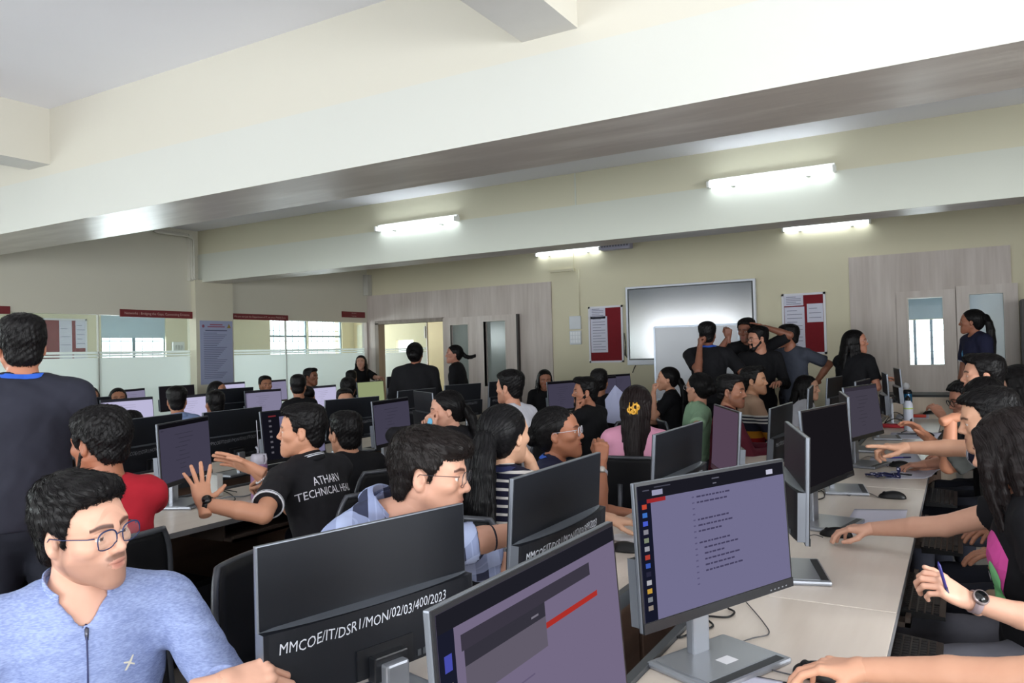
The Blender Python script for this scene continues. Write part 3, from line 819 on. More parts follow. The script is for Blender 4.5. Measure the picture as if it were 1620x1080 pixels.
# left wall: plaster over a glass partition
b = MB(); b.box((XL-.1, YB, 2.125), (XL, YW, 3.75)); struct(b.build('wall_left', plain('left_wall_cream', (206, 203, 188), .55, var=.03, vs=1.4)))
struct(MB().box((XL-.1, 7.21, 0), (XL+.09, 7.86, 2.66)).build('pillar', plain('pillar_cream', (208, 204, 184), .55, var=.03)))
for i, (a, c) in enumerate(((-3.4, -1.8), (-1.8, -.2), (-.2, 1.4), (1.4, 3.0), (3.0, 4.45), (4.45, 5.85), (5.85, 7.21), (7.86, 9.02), (9.02, 10.94))):  # nearest panes are unseen, added to brighten the display's reflection
    o = MB().box((XL-.055, a+.004, .05), (XL-.045, c-.004, 2.125)).build('window_%d' % (i+1), M_glass); struct(o)
    f = MB()
    for z0, z1 in ((.05, 1.575), (1.588, 1.612), (1.625, 1.655)): f.box((XL-.0438, a+.006, z0), (XL-.0428, c-.006, z1))
    f.build('frosted_film', M_frost, o)
    MB().box((XL-.07, a-.004, .05), (XL-.03, a+.004, 2.125)).build('glazing_joint', M_alu, o)
struct(MB().box((XL-.08, YB, 0), (XL-.02, YW, .05)).build('trim_1', M_alu))
b = MB(); b.box((XL-.1, 10.94, 0), (XL+.02, YW, 2.125)); struct(b.build('trim_2', M_panel))
# corridor beyond the glass
XC = -12.4
wins = []
for (pl, pr) in ((160, 262), (427, 486), (488, 541)):
    ya, yb = onx(pl, 520, XC)[1], onx(pr, 520, XC)[1]; wins.append((ya, yb, 1.0, 2.55))
wins += [(-2.6, -.6, 1.0, 2.55), (.6, 2.6, 1.0, 2.55)]  # unseen windows added to light the near glass and the display's reflection
b = MB(); wall_y(b, XC-.12, XC, YB, 14.2, 0, 2.75, wins); struct(b.build('wall_corridor', plain('corridor_cream', (216, 208, 178), .55, var=.03)))
for i, (ya, yb, z0, z1) in enumerate(wins):
    f = MB(); n = 2 if i == 0 else 1
    for k in range(n+1): yy = ya+(yb-ya)*k/n; f.box((XC-.08, yy-.03, z0), (XC-.03, yy+.03, z1))
    for z in (z0+.02, z1-.02, 1.98): f.box((XC-.08, ya, z-.02), (XC-.04, yb, z+.02))
    for k in range(1, 7): f.box((XC-.10, ya, z0+k*.22-.006), (XC-.09, yb, z0+k*.22+.006))
    for k in range(1, 6): yy = ya+(yb-ya)*k/6; f.box((XC-.10, yy-.006, z0), (XC-.09, yy+.006, z1))
    o = struct(f.build('window_%d' % (i+10), plain('window_frame_blue', (120, 140, 150), .5)))
    if i == 0: MB().box((XC-.03, ya, 1.93), (XC-.02, yb, z1)).build('roller_blind', plain('blind_blue', (176, 196, 206), .8), o)
# things on the corridor wall
def board(name, x, y0, y1, z0, z1, label, papers, axis='y', facing=1, parent=None):
    o = empty(name, ((x, y0, z0) if axis == 'y' else (y0, x, z0))); w, hgt = y1-y0, z1-z0
    def T(mb_pts): return mb_pts
    def bx(mb, u0, u1, v0, v1, d0, d1, mi=0):
        if axis == 'y': mb.box((d0*facing, u0, v0), (d1*facing, u1, v1), mi)
        else: mb.box((u0, -d1, v0), (u1, -d0, v1), mi)
        return mb
    p = MB(); bx(p, .02, w-.02, .02, hgt-.02, .0, .012); p.build('pin_panel', M_red, o)
    f = MB(); bx(f, 0, w, 0, .028, 0, .022); bx(f, 0, w, hgt-.028, hgt, 0, .022); bx(f, 0, .028, 0, hgt, 0, .022); bx(f, w-.028, w, 0, hgt, 0, .022); f.build('frame', plain('board_frame', (214, 214, 222), .4), o)
    for (u0, u1, v0, v1, nl) in papers:
        q = MB(); bx(q, u0*w, u1*w, v0*hgt, v1*hgt, .0125, .0145, 0)
        for k in range(nl):
            vv = v1*hgt-(k+1)*(v1-v0)*hgt/(nl+1); bx(q, (u0+.12*(u1-u0))*w, (u1-(.12+.25*((k*7) % 3 == 0))*(u1-u0))*w, vv-.004, vv+.004, .0146, .0149, 1)
        q.build('notice_sheet', [M_paper, M_ink], o)
    return tag(o, label, 'notice board')
yy = [onx(p, 530, XC+.01)[1] for p in (60, 88, 92, 110, 118, 137)]; zt = onx(100, 504, XC)[2]
board('notice_board', XC+.005, yy[0], yy[5], 1.25, zt, 'maroon board with white notices in the corridor seen through the glass', [(.42, .68, .05, .97, 6), (.76, .98, .52, .97, 5), (.72, .98, .05, .45, 5)], 'y', 1)
b = MB(); yv = onx(283, 550, XC+.02)[1]; b.box((XC, yv-.14, 1.68), (XC+.05, yv+.1, 1.86), 0, bev=.008)
for k in range(3): b.box((XC+.05, yv-.1+k*.06, 1.72), (XC+.056, yv-.06+k*.06, 1.8), 1)
tag(b.build('switch_box', [plain('switch_white', (215, 218, 214), .4), plain('switch_key', (180, 182, 178), .4)]), 'white switch box on the corridor wall behind the glass', 'switch')
# far wall
M_far = plain('far_wall_cream', (208, 201, 174), .55, var=.03, vs=1.6)
b = MB(); b.box((-5.63, YW, 0), (-1.23, YW+.12, 3.6)); b.box((XL-.1, YW, 2.62), (-5.63, YW+.12, 3.6)); b.box((-1.23, YW, 2.63), (XR+.2, YW+.12, 3.6)); b.box((.56, YW, 0), (XR+.2, YW+.12, 2.63)); struct(b.build('wall_far', M_far))
b = MB(); wall_x(b, YW-.02, YW+.1, XL, -5.63, 0, 2.62, [(-9.22, -7.76, 0, 2.08), (-7.58, -7.22, .95, 2.0), (-6.88, -6.46, .95, 2.03)]); struct(b.build('wall_panel_left', M_panel))
b = MB(); wall_x(b, YW-.02, YW+.1, -1.23, .56, 0, 2.63, [(-.55, -.17, 1.21, 2.05), (.12, .47, 1.21, 2.06)]); struct(b.build('wall_panel_right', M_panel))
def leaf(i, x0, x1, z1, hole, gm, th=.03, edge=None, frame=True):
    b = MB(); wall_x(b, YW-.02-th, YW-.021, x0, x1, .01, z1, [hole]); o = struct(b.build('door_%d' % i, M_door))
    MB().box((hole[0], YW+.02, hole[2]), (hole[1], YW+.026, hole[3])).build('door_glass', gm, o)
    f = MB(); a, c, d, e = hole
    for q in (((a-.012, d-.012), (c+.012, d)), ((a-.012, e), (c+.012, e+.012)), ((a-.012, d), (a, e)), ((c, d), (c+.012, e))): f.box((q[0][0], YW-.026-th, q[0][1]), (q[1][0], YW-.02, q[1][1]))
    f.build('glazing_bead', plain('bead', (205, 198, 190), .5), o)
    if edge: MB().box((x1, YW-.02-th, .01), (x1+.03, YW-.02, z1)).build('door_edge', M_dark, o)
    return o
M_dg1 = glass('door_glass_grey', (164, 172, 168), .75, .15)
leaf(1, -7.74, -7.05, 2.13, (-7.58, -7.22, .95, 2.0), M_dg1); leaf(2, -7.04, -6.25, 2.13, (-6.88, -6.46, .95, 2.03), M_dg1, .07, True)
leaf(3, -.68, -.03, 2.14, (-.55, -.17, 1.21, 2.05), glass('door_glass_clear', (225, 232, 240), .10, .03)); leaf(4, -.02, .62, 2.17, (.12, .47, 1.21, 2.06), glass('door_glass_blue', (190, 208, 220), .72, .2))
b = MB(); b.box((-9.25, YW-.06, 0), (-9.17, YW+.12, 2.1)); b.box((-9.25, YW-.06, 2.08), (-7.74, YW+.12, 2.14)); struct(b.build('trim_3', wood('jamb', (120, 108, 98), (150, 138, 128), 2)))
# rooms behind the far wall
bw = [(ony(1436, 500, 13.9)[0]-.1, ony(1500, 500, 13.9)[0]+.4, .9, 1.85)]; xs_ = ony(640, 540, 13.9)[0]; bw.append((xs_-.25, xs_+.25, 1.45, 1.85))
b = MB(); wall_x(b, 13.9, 14.0, -13, XR+.2, 0, 2.75, bw); struct(b.build('wall_rear', plain('rear_cream', (224, 208, 168), .6, var=.03)))
b = MB(); b.box((-7.6, YW+.12, 0), (-7.5, 14.0, 2.75)); b.box((-3.5, YW+.12, 0), (-3.4, 14, 2.75)); struct(b.build('wall_inner', plain('inner_cream', (236, 214, 172), .6, var=.03)))
o = struct(MB().box((-11.5, 13.0, .05), (ony(676, 540, 13.0)[0], 13.01, 2.2)).build('window_25', M_glass)); f = MB()
for z0, z1 in ((.05, 1.575), (1.588, 1.612), (1.625, 1.655)): f.box((-11.5, 12.988, z0), (ony(676, 540, 13.0)[0], 12.99, z1))
f.build('frosted_film', M_frost, o); xe = ony(676, 540, 13.0)[0]; MB().box((xe-.01, 12.98, .05), (xe+.01, 13.02, 2.2)).build('glazing_joint', M_alu, o); MB().box((xe-.05, 12.96, 1.85), (xe-.02, 13.0, 2.1)).build('door_closer', M_alu, o)
f = MB(); x0, x1, z0, z1 = bw[0]
for k in range(1, 9): f.box((x0, 13.93, z0+k*.11), (x1, 13.94, z0+k*.11+.008))
for k in (0, .18, .4, .85): f.box((x0+k*(x1-x0)-.02, 13.92, z0), (x0+k*(x1-x0)+.02, 13.95, z1+.4))
o = struct(f.build('window_15', plain('window_grille', (120, 150, 180), .5))); MB().box((x0, 13.86, 1.86), (x1, 13.87, 2.5)).build('roller_blind', plain('blind_sky', (150, 180, 205), .8), o)
# wall behind the camera and the side wall: big windows let the daylight in
hb_ = [(-9.3, -6.2, .9, 2.6), (-5.4, -3.0, .9, 2.6), (-2.2, .2, .9, 2.6), (1.0, 3.4, .9, 2.6)]  # leftmost unseen window is widened so the display reflects it
b = MB(); wall_x(b, YB-.15, YB, XL-.1, XR+.2, 0, 3.7, hb_); struct(b.build('wall_back', M_cream_l))
hr_ = [(-2.4, .0, .9, 2.5), (1.0, 3.4, .9, 2.5)]
b = MB(); wall_y(b, XR, XR+.15, YB, YW, 0, 3.7, hr_); struct(b.build('wall_right', M_cream_l))
k = 16
for (x0, x1, z0, z1) in hb_:
    f = MB()
    for q in (0, .5, 1): f.box((x0+(x1-x0)*q-.03, YB-.1, z0), (x0+(x1-x0)*q+.03, YB-.05, z1))
    for z in (z0, z1-.05): f.box((x0, YB-.1, z), (x1, YB-.05, z+.05))
    struct(f.build('window_%d' % k, M_alu)); k += 1
for (y0, y1, z0, z1) in hr_:
    f = MB()
    for q in (0, .5, 1): f.box((XR+.05, y0+(y1-y0)*q-.03, z0), (XR+.1, y0+(y1-y0)*q+.03, z1))
    for z in (z0, z1-.05): f.box((XR+.05, y0, z), (XR+.1, y1, z+.05))
    struct(f.build('window_%d' % k, M_alu)); k += 1
# ------------------------------------------------------------------ wall fittings
def sign(y0, y1, z0, z1, lines, label):
    o = MB().box((XL+.001, y0, z0), (XL+.02, y1, z1), 0).build('wall_sign', M_maroon); tag(o, label, 'sign')
    mb = MB(); w = y1-y0
    for i, s_ in enumerate(lines):
        h = (z1-z0)/len(lines); V, F = text_geo(s_, h*.5); ww = max(q[0] for q in V)-min(q[0] for q in V); sc = min(1, w*.9/ww)
        zc = z1-(i+.5)*h; mb.add([(XL+.0215, (y0+y1)/2+q[0]*sc, zc+q[1]*sc) for q in V], F, 0)
    mb.build('lettering', M_wtext, o)
sign(3.6, 4.77, 2.10, 2.19, ['                                  y'], 'dark red sign strip cut by the left edge of the photo')
sign(6.12, 7.21, 2.105, 2.205, ['Networks : Bridging the Gaps, Connecting Dreams'], 'dark red sign strip on the wall just left of the pillar')
sign(7.88, 9.02, 2.115, 2.205, ['We are not just the Department of IT, we are a PRIDE Zone'], 'dark red sign strip on the wall just right of the pillar')
sign(10.3, 10.9, 2.21, 2.315, ['Information', 'Technology'], 'short dark red two line sign near the far left corner')
o = MB().box((XL+.0905, 7.27, 1.16), (XL+.094, 7.84, 2.08)).build('wall_poster', plain('poster_blue', (158, 166, 196), .6, var=.03)); tag(o, 'tall pale blue poster of small print on the pillar', 'poster')
mb = MB()
for k in range(26):
    z = 1.90-k*.026; mb.box((XL+.0945, 7.33, z-.0035), (XL+.0955, 7.56+.2*((k*13 % 7)/7), z+.0035), 0)
mb.box((XL+.0945, 7.40, 1.985), (XL+.0955, 7.70, 2.0), 1); mb.box((XL+.0945, 7.44, 2.015), (XL+.0955, 7.66, 2.03), 1); mb.box((XL+.0945, 7.36, 1.93), (XL+.0955, 7.74, 1.945), 0)
mb.lathe([(.001, 0), (.022, 0), (.022, .001), (.001, .001)], (0, 0, 0), 1, 12, Matrix.Translation((XL+.095, 7.325, 2.0)) @ Matrix.Rotation(PI/2, 4, 'Y'))
mb.prism([(7.74, 1.975), (7.81, 1.975), (7.775, 2.04)], 0, XL+.0945, XL+.0955, 2); mb.build('poster_print', [plain('print_ink', (90, 92, 120), .8), plain('print_red', (150, 90, 110), .8), plain('print_gold', (150, 130, 60), .8)], o)
# conduit at the pillar and the corner
mb = MB()
for k, dx in enumerate((.03, .06, .10)): mb.tube([(XL+dx, 6.6, 3.3-.02*k), (XL+dx, 7.15-.03*k, 3.3-.02*k), (XL+dx, 7.19, 3.26-.02*k), (XL+dx, 7.19, 2.68), (XL+dx+.02, 7.2, 2.66)], .014, 0, 8)
mb.box((XL+.001, 7.15, 2.64), (XL+.06, 7.208, 3.3)); tag(mb.build('cable_conduit', plain('conduit_white', (206, 204, 192), .5)), 'pale conduit pipes running down the corner above the pillar', 'conduit')
tag(MB().box((XL+.01, 10.88, 2.62), (XL+.12, 10.99, 3.0)).build('cable_duct', plain('duct_grey', (186, 184, 176), .5)), 'grey vertical cable duct in the far left corner under the beam', 'duct')
b = MB(); b.box((-5.63, YW-.06, 2.76), (-5.2, YW, 2.8)).box((-5.63, YW-.03, 2.8), (-5.22, YW, 3.37)); b.tube([(-5.14, YW-.008, 2.78), (-5.14, YW-.008, 2.05)], .006); struct(b.build('trim_4', M_far))
# display, boards, switches on the far wall
def bxw(mb, x0, x1, z0, z1, d0, d1, mi=0, bev=0): return mb.box((x0, YW-d1, z0), (x1, YW-d0, z1), mi, bev=bev)
o = empty('interactive_display', (0, 0, 0)); tag(o, 'large wall mounted flat display with white frame behind the whiteboard', 'display')
bxw(MB(), -4.34, -2.425, 1.265, 2.44, .012, .085, 0, .01).build('display_body', plain('display_white', (222, 226, 236), .35), o)
bxw(MB(), -4.305, -2.455, 1.34, 2.41, .086, .088).build('screen_bezel', plain('bezel_black', (20, 22, 26), .3), o)
t = NT('display_glass'); t.bsdf(srgb(58, 70, 88), .14, spec=1.0, IOR=2.1); MATS['dg'] = t.m
bxw(MB(), -4.285, -2.475, 1.36, 2.395, .0885, .090).build('screen', t.m, o)
mb = MB(); mb.tube([(-4.22, YW-.05, 1.26), (-4.24, YW-.06, 1.22), (-4.27, YW-.06, 1.15)], .008, 0, 6); mb.build('stylus_cord', M_dark, o)
board('notice_board', YW-.001, -4.99, -4.42, 1.31, 2.18, 'maroon pin board with two long white notices, left of the display', [(.05, .50, .78, .98, 6), (.06, .55, .18, .82, 12)], 'x')
board('notice_board', YW-.001, -2.09, -1.53, 1.37, 2.20, 'maroon pin board with separate white sheet, right of the display', [(.05, .50, .80, .97, 5), (.06, .52, .10, .78, 10), (.58, .94, .52, .82, 3)], 'x')
o = empty('switch_board', (0, 0, 0)); tag(o, 'pair of white switch plates on wall beside the left pin board', 'switch')
bxw(MB(), -5.32, -5.12, 1.84, 2.05, 0, .03, 0, .01).build('switch_plate', plain('plate_white', (206, 210, 216), .4), o); bxw(MB(), -5.32, -5.12, 1.60, 1.82, 0, .03, 0, .01).build('switch_plate', MATS['plate_white'], o)
mb = MB()
for i in range(4):
    for j in range(3): bxw(mb, -5.30+i*.045, -5.265+i*.045, 1.63+j*.06, 1.68+j*.06, .03, .036)
mb.build('switch_rocker', plain('rocker', (228, 230, 234), .35), o)
mb = MB()
for k in range(5): mb.tube([(-4.405, YW-.01, 1.75-.2*(k > 1)-.03*k), (-4.38, YW-.03, 1.6-.05*k), (-4.40+.01*k, YW-.03, 1.42-.01*k), (-4.37, YW-.01, 1.38)], .005, 0, 6)
tag(mb.build('loose_cable', M_dark), 'thin black cables hanging between the left pin board and display', 'cable')
# tube lights
M_tube = emit('tube_light', (240, 250, 255), 15)
def tube_light(x0, x1, y, z, label, dy=-1):
    o = empty('tube_light', ((x0+x1)/2, y, z)); tag(o, label, 'tube light', 'fluorescent tube lights'); L = (x1-x0)/2
    m = MB(); m.box((-L-.02, -.045, -.0), (L+.02, 0, .045), 0, bev=.005); m.build('batten', plain('batten_white', (228, 230, 226), .4), o)
    for s_ in (-1, 1): MB().box((s_*(L+.015)-.012, -.10, -.035), (s_*(L+.015)+.012, -.0, .02), 0, bev=.004).build('lamp_holder', MATS['batten_white'], o)
    for s_ in (-.62, .62): MB().box((s_*L-.02, -.06, -.045), (s_*L+.02, -.0, -.0), 0, bev=.006).build('clip', MATS['batten_white'], o)
    MB().cyl((-L, -.078, -.012), (L, -.078, -.012), .017, None, 0, 14).build('tube', M_tube, o)
tube_light(-6.06, -4.93, 7.33, 3.05, 'lit tube light fixed on the beam face, left of the room centre'); tube_light(-2.0, -.92, 7.33, 3.05, 'lit tube light fixed on the beam face, above the bearded group on the right')
tube_light(-5.84, -4.76, YW, 3.07, 'lit tube light on the far wall beside the ribbed unit'); tube_light(-2.02, -.97, YW, 3.08, 'lit tube light on far wall above the right pin board')
o = MB(); o.box((-4.70, YW-.16, 3.02), (-4.22, YW-.01, 3.12), 0, bev=.02); 
for k in range(10): o.box((-4.68+k*.045, YW-.165, 3.06), (-4.65+k*.045, YW-.15, 3.11), 1)
tag(o.build('wall_unit', [plain('unit_lilac', (176, 174, 196), .4), plain('unit_slot', (110, 110, 124), .6)]), 'small pale ribbed unit on the far wall under the beam, beside tube light', 'wall unit')
# whiteboard on a stand
p0 = at(1035, 517, 10.0); p1 = at(1168, 508, 9.6); o = empty('whiteboard', (p0[0], p0[1], 0), math.atan2(p1[1]-p0[1], p1[0]-p0[0])); wb = math.hypot(p1[0]-p0[0], p1[1]-p0[1]); zt = p0[2]
tag(o, 'mobile whiteboard on a chrome stand in front of the display', 'whiteboard')
MB().box((0, -.008, zt-.94), (wb, .008, zt), 0).build('board_face', plain('whiteboard_white', (208, 212, 220), .25, var=.02), o)
f = MB()
for q in (((0, zt-.015), (wb, zt+.01)), ((0, zt-.95), (wb, zt-.925)), ((-.012, zt-.94), (.012, zt)), ((wb-.012, zt-.94), (wb+.012, zt))): f.box((q[0][0], -.014, q[0][1]), (q[1][0], .014, q[1][1]))
f.build('frame', plain('board_alu', (150, 158, 168), .3, .7), o)
for xx in (.03, wb-.03):
    mb = MB(); mb.cyl((xx, .03, .05), (xx, .03, zt), .018, None, 0, 12); mb.cyl((xx, -.35, .05), (xx, .35, .05), .018, None, 0, 12); mb.build('stand_leg', plain('chrome', (190, 194, 200), .18, .9), o)
MB().cyl((0.03, -.05, zt-.96), (wb-.03, -.05, zt-.96), .014).build('pen_rail', MATS['chrome'], o)
# ------------------------------------------------------------------ desks
DZ = .72
M_top = wood('desk_top', (206, 193, 180), (226, 215, 204), 1, .32, .5)
M_edge = plain('desk_edge_grey', (112, 112, 114), .5)
M_brown = wood('desk_panel_brown', (92, 72, 60), (118, 94, 80), 1, .5, .6)
M_race = plain('raceway_grey', (70, 74, 78), .4, .2)
M_blk = plain('black_plastic', (15, 15, 17), .4, spec=.35, var=.1)
def desk(x0, x1, y0, y1, user, label, group=None):
    """user = +1 when people sit on the +x side"""
    o = empty('computer_desk', ((x0+x1)/2, (y0+y1)/2, 0)); w, d = (x1-x0)/2, (y1-y0)/2
    MB().box((-w, -d+.002, DZ-.025), (w, d-.002, DZ), 0, bev=.002).build('worktop', M_top, o)
    MB().box((user*w-.0015, -d+.002, DZ-.026), (user*w+.0015, d-.002, DZ-.001)).build('edge_band', M_edge, o)
    for s in (-1, 1): MB().box((-w+.02, s*(d-.03)-.012, 0), (w-.02, s*(d-.03)+.012, DZ-.026)).build('side_panel', M_brown, o)
    MB().box((-user*(w-.008)-.009, -d+.02, .08), (-user*(w-.008)+.009, d-.02, DZ-.026)).build('back_panel', M_brown, o)
    r = MB(); r.box((-user*(w+.012)-.012, -d+.002, DZ-.035), (-user*(w+.012)+.012, d-.002, DZ+.012)); r.build('cable_raceway', M_race, o)
    for s in (-.5, .5):
        t_ = MB(); t_.box((user*(w-.30), s*d*1.0-.30, DZ-.115), (user*(w+.02), s*d*1.0+.30, DZ-.10)); t_.box((user*(w+.005), s*d-.30, DZ-.115), (user*(w+.02), s*d+.30, DZ-.085))
        for q in (-1, 1): t_.box((user*(w-.30), s*d+q*.30-.008, DZ-.115), (user*(w-.05), s*d+q*.30+.008, DZ-.03))
        t_.build('keyboard_tray', plain('tray_dark', (62, 52, 46), .5), o)
    tag(o, label, 'desk', group); return o
ys = [.37, 2.48, 4.60, 6.72, 8.84]
la = ['pale wood desk under the lit monitor with code page, cut by the bottom edge', 'pale wood desk with white paper and two black mice beyond the near seam', 'pale wood desk with navy lanyard and pen on paper', 'pale wood desk with white steel bottle standing on it']
lb = ['pale wood desk behind the nearest marked monitor back, left bank of right island', 'pale wood desk under the second marked monitor, with mouse and crumpled paper', 'pale wood desk with a purple ribbon on it', 'pale wood desk at the far end of the left bank, right island']
for i in range(4):
    desk(-.68, -.18, ys[i], ys[i+1], 1, la[i]); desk(-1.38, -.965, ys[i], ys[i+1], -1, lb[i])
ys2 = [1.30, 3.41, 5.52, 7.63, 9.74]
lc = ['pale wood desk where the polo shirted man stretches his hands', 'pale wood desk behind the polo shirted man, with black mouse', 'pale wood desk in front of the woman holding blue cloth', 'pale wood desk at the far end, in front of bearded man with paper']
ld = ['brown backed desk under the marked black monitors at the left edge', 'brown backed desk under the long black marked monitor in the middle', 'brown backed desk behind the woman holding blue cloth', 'brown backed desk nearest the far wall panel door']
for i in range(4):
    desk(-3.86, -3.13, ys2[i], ys2[i+1], 1, lc[i]); desk(-4.98, -4.38, ys2[i], ys2[i+1], -1, ld[i])
for i in range(3):
    desk(-7.20, -6.52, 3.2+2.11*i, 5.31+2.11*i, 1, 'desk hidden under the bright screens in the back left island', 'desks of the back left island'); desk(-7.86, -7.24, 3.2+2.11*i, 5.31+2.11*i, -1, 'desk hidden under the bright screens in the back left island', 'desks of the back left island')
    desk(-9.25, -8.78, 4.2+2.11*i, 6.31+2.11*i, 1, 'desk hidden under screens along the glass partition', 'desks along the glass partition')

# ------------------------------------------------------------------ monitors
MW, MH = .555, .334
M_sil = plain('monitor_silver', (118, 123, 132), .35, .55, var=.03)
M_back = plain('monitor_back', (22, 25, 32), .45, spec=.35, var=.06)
M_bez = plain('monitor_bezel', (22, 24, 29), .35)
def scr(c, k=1.0): return emit('screen_%d_%d_%d' % c, c, k)
def screen_mesh(style):
    mb = MB(); mats = []; x0, x1, z0, z1 = -MW/2+.007, MW/2-.007, .024, MH-.008
    def q(a, b, c, d, col, lay):
        m = scr(col)
        if m not in mats: mats.append(m)
        y = .0032+lay*.0003; X = lambda u: x1-(x1-x0)*u; Z = lambda v: z1-(z1-z0)*v       # u from the viewer's left, v from the top
        mb.quad([(X(a), y, Z(b)), (X(c), y, Z(b)), (X(c), y, Z(d)), (X(a), y, Z(d))], mats.index(m))
    R = np.random.default_rng(5)
    base = {'doc': (112, 109, 141), 'red': (114, 104, 130), 'grey': (66, 62, 74), 'mauve': (82, 66, 82), 'dim': (64, 61, 78), 'bright': (186, 182, 214), 'lilac': (128, 124, 150), 'green': (142, 152, 112), 'off': (24, 22, 26), 'side': (108, 105, 134)}[style]
    q(0, 0, 1, 1, base, 0)
    if style == 'doc':
        q(0, 0, 1, .105, (26, 26, 34), 1); q(0, .105, .075, 1, (22, 24, 40), 1)
        q(.085, .045, .15, .085, (150, 150, 176), 2); q(.052, .105, .165, .135, (150, 40, 44), 2); q(.865, .045, .915, .085, (190, 190, 210), 2); q(.47, .03, .52, .04, (90, 90, 104), 2); q(.475, .07, .5, .078, (110, 110, 124), 2)
        q(.70, .11, .83, .118, (104, 100, 132), 2); q(.03, .035, .07, .043, (80, 80, 94), 2); q(.10, .02, .2, .028, (70, 70, 84), 2)
        for i, c in enumerate(((190, 70, 50), (60, 110, 190), (70, 90, 200), (130, 130, 140), (120, 130, 110), (150, 150, 160), (170, 60, 50), (60, 90, 180), (40, 40, 60), (170, 170, 176), (190, 150, 60), (120, 124, 130), (140, 130, 120))):
            q(.022, .14+i*.062, .05, .175+i*.062, c, 2)
        for i in range(16):
            v = .15+i*.045; q(.33, v, .345, v+.010, (88, 84, 116), 2)
            if i in (0, 1, 4, 5, 6, 8, 9, 10, 11, 12, 13): 
                u = .36+(.03 if i > 8 else 0); u1 = u+.10+.14*R.random()
                while u < u1: w = .012+.02*R.random(); q(u, v, u+w, v+.013, (66, 62, 90), 2); u += w+.006
    elif style == 'red':
        q(0, 0, 1, .085, (30, 30, 38), 1); q(0, .085, .065, 1, (26, 28, 44), 1)
        q(.09, .13, .80, .20, (58, 54, 66), 2); q(.10, .20, .50, .27, (52, 50, 60), 2); q(.10, .27, .50, .42, (96, 90, 104), 2); q(.50, .305, .84, .335, (168, 46, 40), 2)
        q(.085, .34, .10, .46, (160, 60, 66), 2); q(.02, .18, .05, .25, (70, 76, 170), 2)
        for i in range(6): q(.02, .30+i*.11, .048, .36+i*.11, (150, 146, 156) if i % 2 else (110, 104, 100), 2)
        for i in range(7): q(.13+.2*(i == 0), .50+i*.05, .32+.12*R.random(), .508+i*.05, (98, 88, 116), 2)
        q(.42, .235, .46, .245, (120, 116, 128), 3)
    elif style == 'side':
        q(0, 0, 1, .12, (20, 20, 26), 1); q(0, .0, .27, 1, (18, 18, 26), 1); q(.10, .08, .22, .11, (110, 40, 46), 2)
        for i in range(7): q(.10, .17+i*.11, .14, .21+i*.11, (90, 88, 96), 2)
        for i in range(8): q(.5, .2+i*.08, .62+.2*R.random(), .208+i*.08, (96, 92, 126), 2)
    elif style not in ('off', 'mauve', 'green'):
        top = tuple(int(c*.22) for c in base); q(0, 0, 1, .07, top if style != 'grey' else (50, 46, 56), 1)
        ink = tuple(int(c*.84) for c in base); q(.03, .10, .08, .12, ink, 2)
        if style in ('bright', 'lilac'): q(0, .07, .03, 1, tuple(int(c*.7) for c in base), 1)
        for i in range(9):
            v = .20+i*.075; q(.35 if i % 3 else .28, v, .45+.25*R.random(), v+.012, ink, 2)
    return mb, mats
SCR_CACHE = {}
def handwriting(txt, size, seed):
    R = np.random.default_rng(seed); V, F = text_geo(txt, size, .12, 0, 2); V = np.array(V)
    V[:, 1] += .0022*np.sin(V[:, 0]*60+seed)+V[:, 0]*.02;
    return V, F
MON = []
